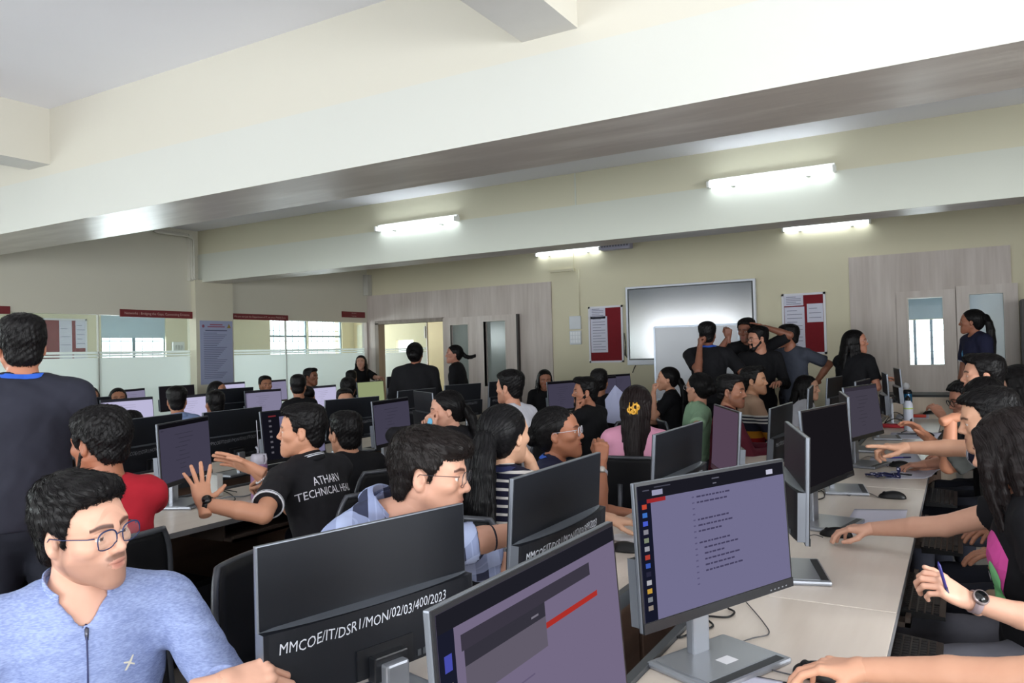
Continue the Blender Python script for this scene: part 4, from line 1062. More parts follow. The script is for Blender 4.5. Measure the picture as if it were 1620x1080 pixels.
def monitor(x, y, yaw, zb, tilt, style, label, tagtxt=None, faint=False, group=None, rot=0, basef=1, sticker=False):
    o = empty('computer_monitor', (x, y, DZ), math.radians(yaw-90)); zz = zb-DZ; ct, st = math.cos(math.radians(tilt)), math.sin(math.radians(tilt))
    Tm = Matrix(((1, 0, 0, 0), (0, ct, -st, 0), (0, st, ct, zz), (0, 0, 0, 1)))   # panel tilted about its lower edge
    def fit(mb): mb.v = [tuple(Tm @ Vector(p)) for p in mb.v]; return mb
    key = (style, round(zz, 3), tilt)
    m = MB(); m.box((-MW/2, -.011, 0), (MW/2, 0, MH), 0, bev=.003); fit(m).build('panel_frame', M_sil, o)
    m = MB(); m.box((-MW/2+.001, 0, .0), (MW/2-.001, .0026, MH-.001), 0).box((-MW/2+.001, .0026, 0), (MW/2-.001, .005, .0225), 0)
    for k in range(5): m.box((-MW/2+.03+k*.016, .005, .006), (-MW/2+.036+k*.016, .0054, .009), 1)
    fit(m).build('bezel', [M_bez, plain('button_mark', (120, 124, 130), .5)], o)
    mb, mats = screen_mesh(style); fit(mb).build('screen', mats, o)
    m = MB(); m.box((-MW/2+.0035, -.0125, MH*.40), (MW/2-.0035, -.011, MH-.0025)); fit(m).build('back_panel', M_back, o)
    # bulged lower half of the back with its silver ledge
    N = 16; arc = [(-MW/2+MW*i/N, -.013-.034*(1-(2*i/N-1)**2)**.75) for i in range(N+1)]; zt = MH*.49; zl = .012
    V = []; F = []; mi = []
    for (a, b_) in arc: V += [(a, b_, zl), (a, b_, zt), (a, -.0105, zt+.004)]
    m = MB(); m.add([V[i*3+k] for i in range(N+1) for k in (1, 2)], [(i*2, i*2+1, i*2+3, i*2+2) for i in range(N)], 0); fit(m).build('silver_ledge', M_sil, o)
    m = MB(); arc2 = [(-MW/2, -.034)]+[(-MW/2+.012+(MW-.024)*i/N, -.034-.016*(1-(2*i/N-1)**2)**.75) for i in range(N+1)]+[(MW/2, -.034)]
    m.prism([(a, b_) for a, b_ in arc2]+[(MW/2, -.0105), (-MW/2, -.0105)], 2, zl, zt-.001, 0)
    for s_ in (-1, 1): m.box((s_*(MW/2+.0004)-.0006, -.034, zl), (s_*(MW/2+.0004)+.0006, -.0105, zt), 3)
    m.box((-.075, -.054, .015), (.075, -.046, zt*.48), 1)
    for k in range(7): m.box((.09+.016*k, -.051, .02), (.10+.016*k, -.044, .034), 2)
    fit(m).build('back_housing', [M_back, M_bez, plain('port_grey', (90, 94, 100), .4, .5), M_sil], o)
    if tagtxt:
        V, F = handwriting(tagtxt, .031, int(x*100) % 50); w = V[:, 0].max()-V[:, 0].min(); sc = .43/w
        mb = MB(); L = -MW/2+.03
        pts = []
        for q in V:
            u = (q[0]-V[:, 0].min())*sc; xx = L+u; xn = -xx if False else xx     # seen from behind, left is -x in local terms mirrored below
            yy_ = -.034-.016*(1-min(1, abs(2*(xx+MW/2)/MW-1))**2)**.75-.0012
            pts.append((xx, yy_, zt-.032+q[1]*sc*1.2))
        mb.add(pts, F, 0); fit(mb).build('asset_writing', plain('faint_marker', (140, 142, 150), .7) if faint else plain('paint_marker', (212, 216, 226), .6), o)
    # foot
    by = 0.0; m = MB(); m.box((-.030, -.098, .010), (.030, -.072, zz+.045), 0, bev=.006); m.build('stand_column', plain('stand_silver', (158, 162, 170), .3, .6), o)
    MB().box((-.045, -.076, zz+.005), (.045, -.046, zz+.06), 0, bev=.004).build('hinge_mount', M_bez, o)
    m = MB(); m.box((-.145, -.125, 0), (.145, .085, .016), 0, bev=.007); m.box((-.128, -.11, .0155), (.128, .050, .0172), 1); m.box((-.125, .054, .0155), (.125, .078, .0168), 2); m.build('stand_base', [MATS['stand_silver'], plain('base_inset', (150, 153, 158), .28, .4), plain('base_groove', (40, 42, 46), .4)], o)
    if sticker: MB().box((-.03, -.02, .0173), (.015, .015, .0176)).build('sticker', M_paperw, o)
    return tag(o, label, 'monitor', group)
TXT = 'MMCOE/IT/DSR1/MON/02/03/%s/2023'
monitor(-.55, 1.05, -1, .85, 4, 'red', 'lit monitor with a red bar on its page, cut by the bottom edge')
monitor(-.515, 1.88, -24, .865, 3, 'doc', 'lit monitor showing numbered code lines on lilac page', sticker=True)
monitor(-.50, 2.77, 17, .88, -2, 'off', 'monitor turned away, silver edge beside the code page monitor')
monitor(-.49, 3.55, -11, .90, 4, 'off', 'black faced monitor left of the pointing hand')
monitor(-.53, 4.43, 11, .90, 1, 'off', 'thin sliver of monitor right behind the black faced one')
monitor(-.52, 5.38, -14, .90, 7, 'grey', 'dim grey screen monitor above the pointing hand')
monitor(-.52, 6.96, 8, .92, 2, 'off', 'edge on black monitor just left of the far monitor with bulged back')
monitor(-.50, 8.24, 9, .92, 4, 'off', 'edge on black monitor with bulged back in front of teacher table')
monitor(-.60, 6.15, -4, .90, 3, 'off', 'edge on monitor partly hidden behind the dim grey screen')
monitor(-1.16, 1.335, 166, .795, 0, 'off', 'nearest monitor back, hand lettered tag ending 400/2023', TXT % '400')
monitor(-1.03, 1.98, 180, .845, 4, 'off', 'second monitor back with tag ending 399/2023', TXT % '399')
monitor(-.98, 2.92, 179, .86, 4, 'off', 'monitor back in front of the pink and green tops', TXT % '398')
monitor(-1.02, 3.78, 207, .87, 4, 'mauve', 'monitor with mauve sheen on its face in front of maroon shirted man')  # pinkish reflection on the face is put into the screen's emission colour
monitor(-.95, 4.74, 178, .815, 4, 'off', 'monitor back in front of the striped sweater', TXT % '396')
monitor(-.98, 5.97, 186, .86, 4, 'off', 'thin monitor edge in front of the white shirted girl')
monitor(-.98, 7.24, 175, .88, 4, 'off', 'monitor back with silver ledge between girl in white and woman in black')
monitor(-1.03, 9.50, 175, .87, 4, 'off', 'far monitor back in front of the standing woman in black')
monitor(-3.65, 2.74, 26, .85, 3, 'dim', 'dim lilac monitor at the outstretched hands')
monitor(-3.78, 3.66, 2, .84, 6, 'side', 'lit monitor with dark side bar behind the pink bottle')
monitor(-3.61, 4.46, 11, .85, 4, 'dim', 'dim screen monitor left of the woman with blue cloth')
monitor(-3.90, 5.25, 53, .86, 4, 'off', 'monitor turned away showing its dark back in front of the broad woman')
monitor(-3.80, 7.67, -11, .84, 4, 'dim', 'dim lilac monitor in front of the woman with white scarf')
monitor(-3.84, 9.40, -10, .85, 4, 'dim', 'small dim monitor near far wall, left of the whiteboard')
monitor(-3.70, 8.62, -6, .85, 4, 'dim', 'dim monitor mostly hidden behind the bearded man with paper')
monitor(-4.39, 3.01, 194, .83, 4, 'off', 'black monitor back with tag, left of the outstretched hands', TXT % '371', True)
monitor(-4.34, 3.60, 187, .83, 4, 'off', 'black monitor back with tag, behind the outstretched hands', TXT % '370', True)
monitor(-4.36, 4.83, 170, .83, 4, 'off', 'black monitor back with tag, right of the polo shirted man', TXT % '368', True)
monitor(-4.42, 6.55, 172, .86, 4, 'off', 'black monitor back with tag, left of the man in white', TXT % '366', True)
monitor(-4.42, 7.35, 176, .86, 4, 'off', 'black monitor back right of the man in white', TXT % '365', True)
monitor(-4.40, 5.75, 178, .85, 4, 'off', 'black monitor back behind the woman with blue cloth', TXT % '367', True)
monitor(-7.10, 4.67, 0, .82, 4, 'bright', 'bright lilac screen at left, above the dark haired head')
monitor(-7.07, 5.39, 14, .81, 4, 'bright', 'bright screen right of the man in light blue shirt')
monitor(-7.07, 6.36, 1, .81, 4, 'lilac', 'lilac screen below the man in dark red')
monitor(-7.07, 7.35, 8, .81, 4, 'bright', 'bright screen right of the three black haired heads')
monitor(-7.10, 8.30, 0, .82, 4, 'green', 'olive green screen in front of the glass door')
monitor(-8.96, 5.97, 26, .84, 4, 'lilac', 'small lilac screen beside the second veiled head')
monitor(-8.99, 6.62, 3, .85, 4, 'off', 'dark screen by the glass, left of the pillar poster')
monitor(-8.99, 7.53, 13, .85, 4, 'bright', 'bright screen under the pillar poster')
monitor(-8.98, 8.33, 15, .85, 4, 'lilac', 'lilac screen behind the man in dark red')
monitor(-7.36, 4.35, 180, .84, 3, 'off', 'small black monitor back hiding the first veiled girl')
monitor(-7.36, 6.15, 180, .84, 3, 'off', 'black monitor back beside the man in dark red', None)
monitor(-7.36, 9.2, 180, .86, 3, 'off', 'black monitor back by the glass door left of the broad woman')
monitor(-8.99, 5.1, 3, .85, 4, 'off', 'dark screen beside the standing man at far left')

# ------------------------------------------------------------------ keyboards and mice
def keyboard(x, y, z, user, label, rz=0):
    o = empty('keyboard', (x, y, z), rz); m = MB()
    m.prism([(-.075*user, 0), (.075*user, 0), (.075*user, .012), (-.075*user, .026)], 1, -.225, .225, 0); m.build('case', M_blk, o)
    k = MB()
    for r_ in range(6):
        xx = user*(-.058+r_*.0215); zz = .025-(r_*.0215+.012)*.09
        for c_ in range(20):
            if r_ == 5 and 3 < c_ < 9: continue
            yy_ = -.212+c_*.0215; k.box((xx-.008, yy_-.0085, zz-.004), (xx+.008, yy_+.0085, zz+.006))
        if r_ == 5: k.box((xx-.008, -.126, zz-.004), (xx+.008, -.03, zz+.006))
    k.build('keys', plain('key_black', (20, 20, 22), .55, spec=.25), o); 
    m = MB()
    for q in range(3): m.box((user*-.07, .14+q*.02, .0262), (user*-.066, .15+q*.02, .0268))
    m.build('indicator_light', plain('led_pale', (140, 150, 160), .4), o)
    return tag(o, label, 'keyboard')
def mouse_tpl():
    g = Grid((-.04, -.065, -.004), (.04, .065, .045), .0028); g.add(ell((0, -.010, .004), (.031, .056, .034))); g.add(ell((0, .02, .002), (.029, .042, .026)), .01)
    X, Y, Z = g.xyz(); g.D = np.maximum(g.D, -Z); g.sub(cap((0, .016, .034), (0, .07, .018), .0022)); g.add(cap((-.004, .034, .024), (.004, .034, .024), .0085)); return g.mesh()
MT = mouse_tpl()
def mouse(x, y, label, ang, cable=None, z=DZ):
    o = link('computer_mouse', np_mesh('mouse', MT[0], MT[1]), None, [M_blk]); o.location = (x, y, z+.001); o.rotation_euler = (0, 0, math.radians(ang)-PI/2)
    if cable:
        mb = MB(); R_ = Matrix.Rotation(-(math.radians(ang)-PI/2), 3, 'Z'); P = [np.array(p, float) for p in cable]; pts = []
        for i in range(len(P)-1):
            a = P[max(i-1, 0)]; b_ = P[i]; c_ = P[i+1]; d_ = P[min(i+2, len(P)-1)]
            for s in np.linspace(0, 1, 9)[:-1]: pts.append(.5*((2*b_)+(-a+c_)*s+(2*a-5*b_+4*c_-d_)*s*s+(-a+3*b_-3*c_+d_)*s**3))
        pts.append(P[-1]); mb.tube([R_ @ Vector((p[0]-x, p[1]-y, (p[2] if len(p) > 2 else DZ+.004)-z)) for p in pts], .0018, 0, 6); mb.build('cable', plain('mouse_cable', (70, 70, 74), .5), o)
    return tag(o, label, 'mouse')
P_ = lambda px, py: tuple(onz(px, py, DZ+.004))
m0 = onz(1296, 1072, DZ); mouse(m0[0], m0[1], 'black mouse under the hand at the bottom edge', 168, [P_(1262, 1070), P_(1215, 1058), P_(1180, 1040), P_(1163, 1022), P_(1190, 1010), P_(1216, 1003), P_(1208, 985), P_(1180, 952)])
m1 = onz(1322, 848, DZ); mouse(m1[0], m1[1], 'black mouse under the hand of long haired girl', 175, [P_(1302, 850), P_(1288, 846), P_(1270, 850), P_(1262, 845)])
m2 = onz(1411, 788, DZ); mouse(m2[0], m2[1], 'black mouse lying alone beside the single white paper', 178, [P_(1390, 787), P_(1375, 780), P_(1350, 773), P_(1338, 780), P_(1345, 784), P_(1346, 774), P_(1325, 771), P_(1300, 775)])
m3 = onz(1423, 738, DZ); mouse(m3[0], m3[1], 'black mouse under the hand beside navy lanyard', 175, [P_(1405, 738), P_(1390, 728), P_(1372, 722), P_(1350, 735)])
m4 = onz(993, 872, DZ); mouse(m4[0], m4[1], 'black mouse beside crumpled paper, left of the code page monitor', 10)
m5 = onz(578, 742, DZ); mouse(m5[0], m5[1], 'black mouse at the desk edge behind the polo shirted man', 200)
m6 = onz(1470, 655, DZ); mouse(m6[0], m6[1], 'black mouse under the far hand beside teacher table', 180)
m7 = onz(1464, 690, DZ); mouse(m7[0], m7[1], 'black mouse right of the white steel bottle', 180)
kz = DZ-.098
def kb(px, py, user, label, rz=0): q = onz(px, py, kz); keyboard(q[0], q[1], kz, user, label, rz)
kb(1458, 945, 1, 'black keyboard on the tray below the girl holding a pen'); kb(1492, 858, 1, 'black keyboard under the hand with white dialled watch'); kb(1490, 790, 1, 'black keyboard on the tray beside mouse lying alone')
kb(1440, 1062, 1, 'black keyboard at the very bottom right, under the forearm'); kb(375, 828, 1, 'black keyboard on tray below the outstretched arm')
# ------------------------------------------------------------------ papers and small things on the desks
def sheet(pts, label, z=DZ, name='paper_sheet', m=None, dz=.0008, curl=0):
    q = [np.array(onz(px, py, z)) for px, py in pts]; c = sum(q)/len(q); N = 8; V = []; F = []
    for i in range(N+1):
        for j in range(N+1):
            s, t_ = i/N, j/N; p = (q[0]*(1-s)+q[1]*s)*(1-t_)+(q[3]*(1-s)+q[2]*s)*t_; p = p-c; p[2] = dz+curl*max(0, s-.75)**2*8*t_*.1; V.append(p)
    for i in range(N):
        for j in range(N): a = i*(N+1)+j; F.append((a, a+N+1, a+N+2, a+1))
    o = np_mesh(name, V, F); o = link(name, o, None, [m or M_paper]); o.location = c; sol = o.modifiers.new('s', 'SOLIDIFY'); sol.thickness = .0006; sol.offset = 1
    return tag(o, label, 'paper')
sheet([(1352, 805), (1436, 806), (1430, 830), (1335, 832)], 'white paper sheet lying behind the hand of long haired girl')
sheet([(1330, 838), (1436, 832), (1432, 842), (1330, 846)], 'second white sheet under the forearm of long haired girl', dz=.0012)
sheet([(1378, 722), (1450, 716), (1462, 735), (1372, 738)], 'white sheet with a pen on it under the pointing arm')
sheet([(1410, 745), (1490, 742), (1484, 757), (1400, 757)], 'white sheet with a curled corner beside navy lanyard', curl=1)
sheet([(1410, 684), (1490, 684), (1482, 694), (1405, 694)], 'white sheet in front of the white steel bottle'); sheet([(1420, 655), (1470, 655), (1470, 662), (1416, 662)], 'pale sheet behind the white steel bottle')
q = [(1160, 1068), (1240, 1082), (1210, 1100), (1120, 1085)]
o = sheet(q, 'white paper on black clipboard at the bottom edge', dz=.006); b = MB(); c = np.mean([onz(*p, DZ) for p in [(1150, 1063), (1245, 1082), (1215, 1105), (1112, 1086)]], 0); pp = [onz(*p, DZ)-c for p in [(1150, 1063), (1245, 1082), (1215, 1105), (1112, 1086)]]
b.prism([(p[0], p[1]) for p in pp], 2, 0, .005); o2 = b.build('clipboard', M_blk); o2.location = (c[0], c[1], DZ+.0005); tag(o2, 'black clipboard under white paper at the bottom edge', 'clipboard')
def pen(p0, p1, rgb, label):
    a = np.array(p0); d = np.array(p1)-a; o = empty('pen', a); m = MB(); m.tube([(0, 0, 0), d*.08, d*.1, d], [.0012, .0035, .0042, .0042], 0, 8); m.build('barrel', plain('pen_%d_%d_%d' % rgb, rgb, .35), o)
    MB().tube([d*.70, d*1.02], .0048, 0, 8).build('pen_cap', plain('pen_cap_%d_%d_%d' % rgb, tuple(int(c*.6) for c in rgb), .35), o); return tag(o, label, 'pen')
pen(onz(1403, 724, DZ+.006), onz(1440, 723, DZ+.006), (60, 50, 170), 'blue pen on the white sheet under the pointing arm'); pen(onz(1412, 748, DZ+.006), onz(1442, 751, DZ+.006), (24, 26, 36), 'black pen on the sheet with curled corner'); pen(onz(1418, 686, DZ+.006), onz(1450, 686, DZ+.006), (20, 22, 26), 'black pen at the foot of the white steel bottle')
# crumpled paper on the left desk
g = Grid((-.09, -.07, -.005), (.09, .07, .05), .006); g.add(ell((0, 0, .008), (.075, .055, .022))); X, Y, Z = g.xyz(); g.D = g.D+.010*wob(X, Y, Z, 60, 4); g.D = np.maximum(g.D, -Z+.001); V, F = g.mesh(); c = onz(1000, 855, DZ)
o = link('crumpled_paper', np_mesh('cp', V, F), None, [M_paperw]); o.location = c; tag(o, 'crumpled white paper beside the mouse, left of code page monitor', 'paper')
c = onz(1003, 858, DZ); o = MB().box((-.04, -.02, 0), (.04, .02, .012), 0, bev=.003).build('eraser', plain('cyan_plastic', (130, 196, 222), .5)); o.location = (c[0]+.03, c[1]-.12, DZ+.001); tag(o, 'small cyan eraser lying by the crumpled paper', 'eraser')
def ribbon(c, rgb, seed, name, label, n=7, r=.05, wd=.012, loop=False):
    R = np.random.default_rng(seed); mb = MB(); pts = []
    for i in range(n*6):
        a = i*.62; rr = r*(.5+.5*abs(math.sin(i*.37+seed))); pts.append((rr*math.cos(a)*1.5+.02*math.sin(i*.9), rr*math.sin(a), .006+.016*abs(math.sin(i*.8+seed))))
    mb.tube(pts, wd, 0, 6, False, .25)
    if loop: mb.tube([(.085+.0*math.cos(a), .0+.03*math.cos(a), .033+.03*math.sin(a)) for a in np.linspace(0, 2*PI, 20)[:-1]], .010, 0, 6, True, .3)
    t = NT(name+'_weave'); v = t.coord((1, 1, 1)); col = t.ramp(t.noise(v, 60, 1), [(.56, srgb(*rgb)), (.62, srgb(215, 215, 235))], 'CONSTANT'); t.bsdf(col, .7)
    o = mb.build(name, t.m); o.location = (c[0], c[1], DZ); return tag(o, label, 'lanyard')
ribbon(onz(1396, 755, DZ), (28, 34, 84), 2, 'lanyard', 'navy printed lanyard bundle on the desk edge near the pointing hand', loop=True); ribbon(onz(1210, 715, DZ), (110, 60, 190), 5, 'ribbon', 'purple and white ribbon bundle on the left bank desk')
# bottles
def bottle(p, prof, lidprof, m, ml, label, extra=None):
    o = empty('water_bottle', (p[0], p[1], DZ)); MB().lathe(prof, (0, 0, .001), 0, 28).build('bottle_body', m, o); MB().lathe(lidprof, (0, 0, 0), 0, 24).build('lid', ml, o)
    if extra: extra(o)
    return tag(o, label, 'bottle')
def ex_white(o):
    MB().lathe([(.0385, .195), (.0388, .196), (.0388, .206), (.0385, .207)], (0, 0, 0), 0, 28).build('lime_band', plain('lime', (196, 220, 110), .4), o)
    mb = MB(); n = -np.array([CF[0], CF[1], 0]); ang0 = math.atan2(n[1], n[0])
    for (a0, z0, w, h) in ((-.5, .075, .30, .02), (-.2, .065, .35, .045), (.1, .08, .3, .035), (-.35, .06, .2, .02), (.25, .10, .15, .02)):
        for k in range(4):
            a = ang0+a0+w*k/4; b_ = ang0+a0+w*(k+1)/4; r = .0388; mb.quad([(r*math.cos(a), r*math.sin(a), z0), (r*math.cos(b_), r*math.sin(b_), z0), (r*math.cos(b_), r*math.sin(b_), z0+h), (r*math.cos(a), r*math.sin(a), z0+h)])
    mb.build('black_print', M_blk, o)
bottle(onz(1438, 682, DZ), [(.030, 0), (.038, .004), (.038, .225), (.034, .245), (.022, .262), (.020, .27)], [(.021, .268), (.022, .27), (.022, .292), (.018, .296), (.010, .30), (.010, .312), (.001, .313)], plain('bottle_white', (214, 218, 232), .3, var=.02), M_blk, 'white steel bottle with lime band and black print', ex_white)
bottle(onz(1437, 664, DZ), [(.038, 0), (.042, .004), (.042, .25), (.040, .262), (.04, .264)], [(.041, .262), (.043, .264), (.043, .286), (.036, .29), (.036, .302), (.001, .303)], plain('bottle_teal', (40, 96, 136), .25, .2), plain('lid_steel', (40, 44, 50), .3, .5), 'blue bottle with dark lid behind the white steel bottle')
def ex_pink(o):
    MB().tube([(.036, 0, .250), (.056, 0, .255), (.062, 0, .228), (.054, 0, .206), (.042, 0, .200)], .005, 0, 8).build('handle_loop', plain('lid_lilac', (196, 192, 206), .4), o); MB().tube([(-.005, 0, .25), (-.005, 0, .28), (-.02, 0, .29)], .007, 0, 8).build('spout', plain('spout_clear', (160, 160, 170), .3), o); MB().tube([(0, 0, .27), (-.012, .0, .44)], .0025, 0, 6).build('straw', plain('straw_white', (190, 190, 200), .4), o)
bottle(at(410, 760, 4.30), [(.042, 0), (.046, .004), (.046, .185), (.044, .198)], [(.042, .197), (.044, .199), (.044, .240), (.036, .252), (.001, .254)], plain('bottle_pink', (158, 120, 160), .25, var=.05), plain('lid_lilac', (196, 192, 206), .4), 'mauve plastic bottle with loop lid on the desk by the raised hand', ex_pink)
p = at(1034, 690, 6.2); bottle((-2.95, 7.0, 0), [(.028, 0), (.032, .004), (.032, .2), (.026, .215)], [(.026, .214), (.027, .216), (.027, .235), (.001, .236)], plain('steel', (150, 154, 160), .2, .9), plain('steel_lid', (120, 124, 130), .3, .9), 'steel bottle beside the woman in black with ponytail') if False else None
# cables behind monitors
def cable_run(pts, label, r=.003, name='cable_bundle', m=None):
    P = [np.array(p, float) for p in pts]; c = P[0]; mb = MB(); Q = []
    for i in range(len(P)-1):
        a = P[max(i-1, 0)]; b_ = P[i]; c_ = P[i+1]; d_ = P[min(i+2, len(P)-1)]
        for s in np.linspace(0, 1, 9)[:-1]: Q.append(.5*((2*b_)+(-a+c_)*s+(2*a-5*b_+4*c_-d_)*s*s+(-a+3*b_-3*c_+d_)*s**3))
    Q.append(P[-1]); mb.tube([q-c for q in Q], r, 0, 7); o = mb.build(name, m or M_blk); o.location = c; return tag(o, label, 'cable')
Pz = lambda px, py, z=.005: onz(px, py, DZ+z)
cable_run([Pz(1062, 1002), Pz(1075, 1008), Pz(1095, 1000), Pz(1128, 990), Pz(1115, 975), Pz(1150, 976), Pz(1162, 968), Pz(1152, 962)], 'black cable looping behind the foot of the code page monitor')
cable_run([Pz(1283, 782), Pz(1300, 776), Pz(1304, 786), Pz(1290, 790), Pz(1283, 784)], 'black cable loop under the black faced monitor')
cable_run([Pz(330, 785), Pz(345, 775, .03), Pz(362, 780), Pz(372, 790), Pz(350, 795), Pz(336, 786), Pz(352, 775, .02), Pz(375, 778)], 'tangled black cables behind the outstretched fingers'); cable_run([Pz(340, 792), Pz(360, 786, .02), Pz(385, 785), Pz(402, 780)], 'grey cable lying by the pen hand', .0035, m=plain('cable_grey', (130, 136, 140), .5))
for k, (a, b_) in enumerate((((1405, 655), (1425, 640)), ((1400, 668), (1430, 660)), ((1412, 645), (1432, 652)), ((1395, 672), (1440, 676)))):
    cable_run([Pz(*a), Pz((a[0]+b_[0])/2, (a[1]+b_[1])/2-12, .08), Pz(b_[0], b_[1], .02), Pz(b_[0]-14, b_[1]+8)], ['white cable arching', 'black cable looping', 'grey cable twisting', 'dark cable trailing'][k]+' behind the far right monitors', .004, m=[M_paperw, M_blk, plain('cable_grey', (130, 136, 140), .5), M_blk][k])
o = MB().box((-.11, -.05, 0), (.11, .05, .03), 0, bev=.01).build('pencil_pouch', plain('pouch_red', (176, 30, 44), .6)); c = onz(1415, 676, DZ); o.location = (c[0], c[1], DZ+.001); tag(o, 'red pouch left of the white steel bottle', 'pouch')
o = MB().box((-.06, -.03, 0), (.06, .03, .03), 0, bev=.01).build('small_box', plain('box_redgreen', (190, 60, 40), .6)); c = onz(1455, 660, DZ); o.location = (c[0], c[1], DZ+.001); tag(o, 'small orange red box right of the blue bottle', 'box')
o = MB().box((-.05, -.02, 0), (.05, .02, .13), 0, bev=.006).build('power_adapter', plain('adapter_white', (214, 214, 210), .4)); c = onz(322, 782, DZ); o.location = (-3.74, 2.98, DZ+.001); tag(o, 'white box standing behind the dim lilac monitor', 'adapter')
# ------------------------------------------------------------------ computer towers with blue lights
for (px, py, lb_) in ((287, 935, 'black computer tower with blue light on the floor, nearer one'), (318, 965, 'black computer tower with blue light on floor, beside the seated knee')):
    c = onx(px, py, -3.30); o = empty('computer_tower', (-3.52, c[1], 0)); m = MB(); m.box((-.2, -.09, .02), (.2, .09, .40), 0, bev=.006); m.build('case', M_blk, o); m = MB(); m.box((.2, -.075, .06), (.206, .075, .37)); m.build('front_grille', plain('grille_dark', (28, 28, 32), .5), o)
    MB().box((.206, -.01, c[2]-.004), (.209, .0, c[2]+.004)).build('power_light', emit('blue_led', (90, 110, 255), 6), o); tag(o, lb_, 'computer tower')
# ------------------------------------------------------------------ chairs
M_chair = plain('chair_black', (16, 16, 19), .6, spec=.25, var=.1); M_chairb = plain('chair_back', (19, 19, 22), .6, spec=.25, var=.1); M_trim = plain('chair_trim', (70, 72, 78), .3, .3)
def make_chair(x, y, ang, label):
    """ang = direction the sitter faces"""
    o = empty('office_chair', (x, y, 0), math.radians(ang)-PI/2); m = MB()
    m.prism([(-.21, -.20), (-.18, .22), (.18, .22), (.21, -.20), (.17, -.23), (-.17, -.23)], 2, .42, .465); m.build('seat', M_chair, o)
    def bk(u, v): return (u*.215*(1-.10*v), -.245-.045*v-.035*(1-u*u)+.03, .56+.36*v)
    N = 12; V = []; F = []; rim = []
    for i in range(N+1):
        for j in range(N+1):
            u = -1+2*i/N; v = j/N; V.append(bk(u*math.sqrt(1-.30*max(0, 2*v-1)**3), v))
    for i in range(N):
        for j in range(N): a = i*(N+1)+j; F.append((a, a+N+1, a+N+2, a+1))
    me = bpy.data.meshes.new('backrest'); me.from_pydata(V, [], F); b_ = link('backrest', me, o, [M_chairb], True); s = b_.modifiers.new('s', 'SOLIDIFY'); s.thickness = .018
    rim = [V[j] for j in range(N+1)]+[V[i*(N+1)+N] for i in range(1, N+1)]+[V[N*(N+1)+j] for j in range(N-1, -1, -1)]
    MB().tube(rim, .011, 0, 8).build('backrest_rim', M_trim, o)
    m = MB(); m.tube([(0, -.20, .43), (0, -.30, .45), (0, -.325, .60), (0, -.305, .78)], .014, 0, 8); m.build('back_strut', M_trim, o)
    for sx in (-1, 1):
        for sy in (-1, 1): m = MB(); m.tube([(sx*.17, sy*.18, .42), (sx*.20, sy*.23, .012)], .013, 0, 8); m.build('leg', M_chair, o)
    m = MB()
    for sx in (-1, 1): m.tube([(sx*.17, -.19, .405), (sx*.17, .19, .405)], .013, 0, 8)
    m.build('seat_frame', M_chair, o); return tag(o, label, 'chair')
# teacher table near the right door
p = ony(1452, 592, 9.7); o = empty('teacher_table', (p[0], 9.7, 0)); tag(o, 'pale wood table with black edge in front of the panel doors', 'table')
MB().box((-.38, -.25, .90), (.42, .25, .925)).build('table_top', M_blk, o); MB().box((-.34, -.23, 0), (.34, .22, .90)).build('cabinet', wood('table_wood', (186, 170, 150), (206, 190, 172), 2), o); MB().box((.34, -.23, 0), (.40, .22, .90)).build('side_panel', plain('table_grey', (150, 148, 144), .5), o)
c = (p[0]-.12, 9.62, .925); o = empty('webcam', c); MB().lathe([(.03, 0), (.032, .004), (.012, .01), (.008, .05)], (0, 0, 0), 0, 16).build('stand', M_blk, o); MB().lathe([(.001, -.04), (.03, -.028), (.04, 0), (.03, .028), (.001, .04)], (0, 0, .085), 0, 18).build('camera_ball', plain('cam_white', (222, 222, 226), .4), o); tag(o, 'white round webcam standing on the teacher table', 'webcam')
# dark shelf at the right edge
p = ony(1612, 540, 10.6); o = empty('shelf_unit', (p[0]+.33, 10.6, 0)); tag(o, 'dark open shelf unit cut by the right edge of the photo', 'shelf')
m = MB(); m.box((-.3, -.2, 0), (-.27, .2, 1.95)); m.build('side_panel', M_dark, o)
m = MB(); m.box((.27, -.2, 0), (.3, .2, 1.95)); m.build('side_panel', M_dark, o); MB().box((-.3, .18, 0), (.3, .2, 1.95)).build('back_panel', M_dark, o)
for z in (.1, .55, 1.0, 1.45, 1.92): MB().box((-.27, -.2, z), (.27, .18, z+.025)).build('shelf_board', M_dark, o)
# dim printed box on the shelf
bx_ = MB().box((-.2, -.12, 0), (.2, .12, .18), 0, bev=.005).build('file_box', plain('file_grey', (120, 122, 130), .6)); bx_.location = (p[0]+.33, 10.58, 1.026); tag(bx_, 'grey file box on the dark shelf at the right edge', 'box')
# ------------------------------------------------------------------ garments
def heather(name, a, b):
    t = NT(name); v = t.coord((110, 110, 420)); n = t.noise(v, 1, 3); v2 = t.coord((14, 14, 40)); n2 = t.noise(v2, 1, 2)
    t.bsdf(t.mix(t.ramp(t.math('ADD', t.math('MULTIPLY', n, .7), t.math('MULTIPLY', n2, .3)), [(.38, (0, 0, 0, 1)), (.62, (1, 1, 1, 1))]), srgb(*a), srgb(*b)), .85, spec=.2, bump=n, bstr=.08, bdist=.003); return t.m
def bands(name, stops, z0, z1, axis='Z', interp='CONSTANT', rep=None):
    t = NT(name); tc = t.n('ShaderNodeTexCoord'); s = t.n('ShaderNodeSeparateXYZ'); t.l(tc.outputs['Object'], s.inputs[0])
    f = t.math('DIVIDE', t.math('SUBTRACT', s.outputs[axis], z0), z1-z0)
    if rep: f = t.math('FRACT', f)
    t.bsdf(t.ramp(f, [(p, srgb(*c)) for p, c in stops], interp), .9, spec=.2, bump=t.noise(t.coord(), 400), bstr=.1, bdist=.003); return t.m
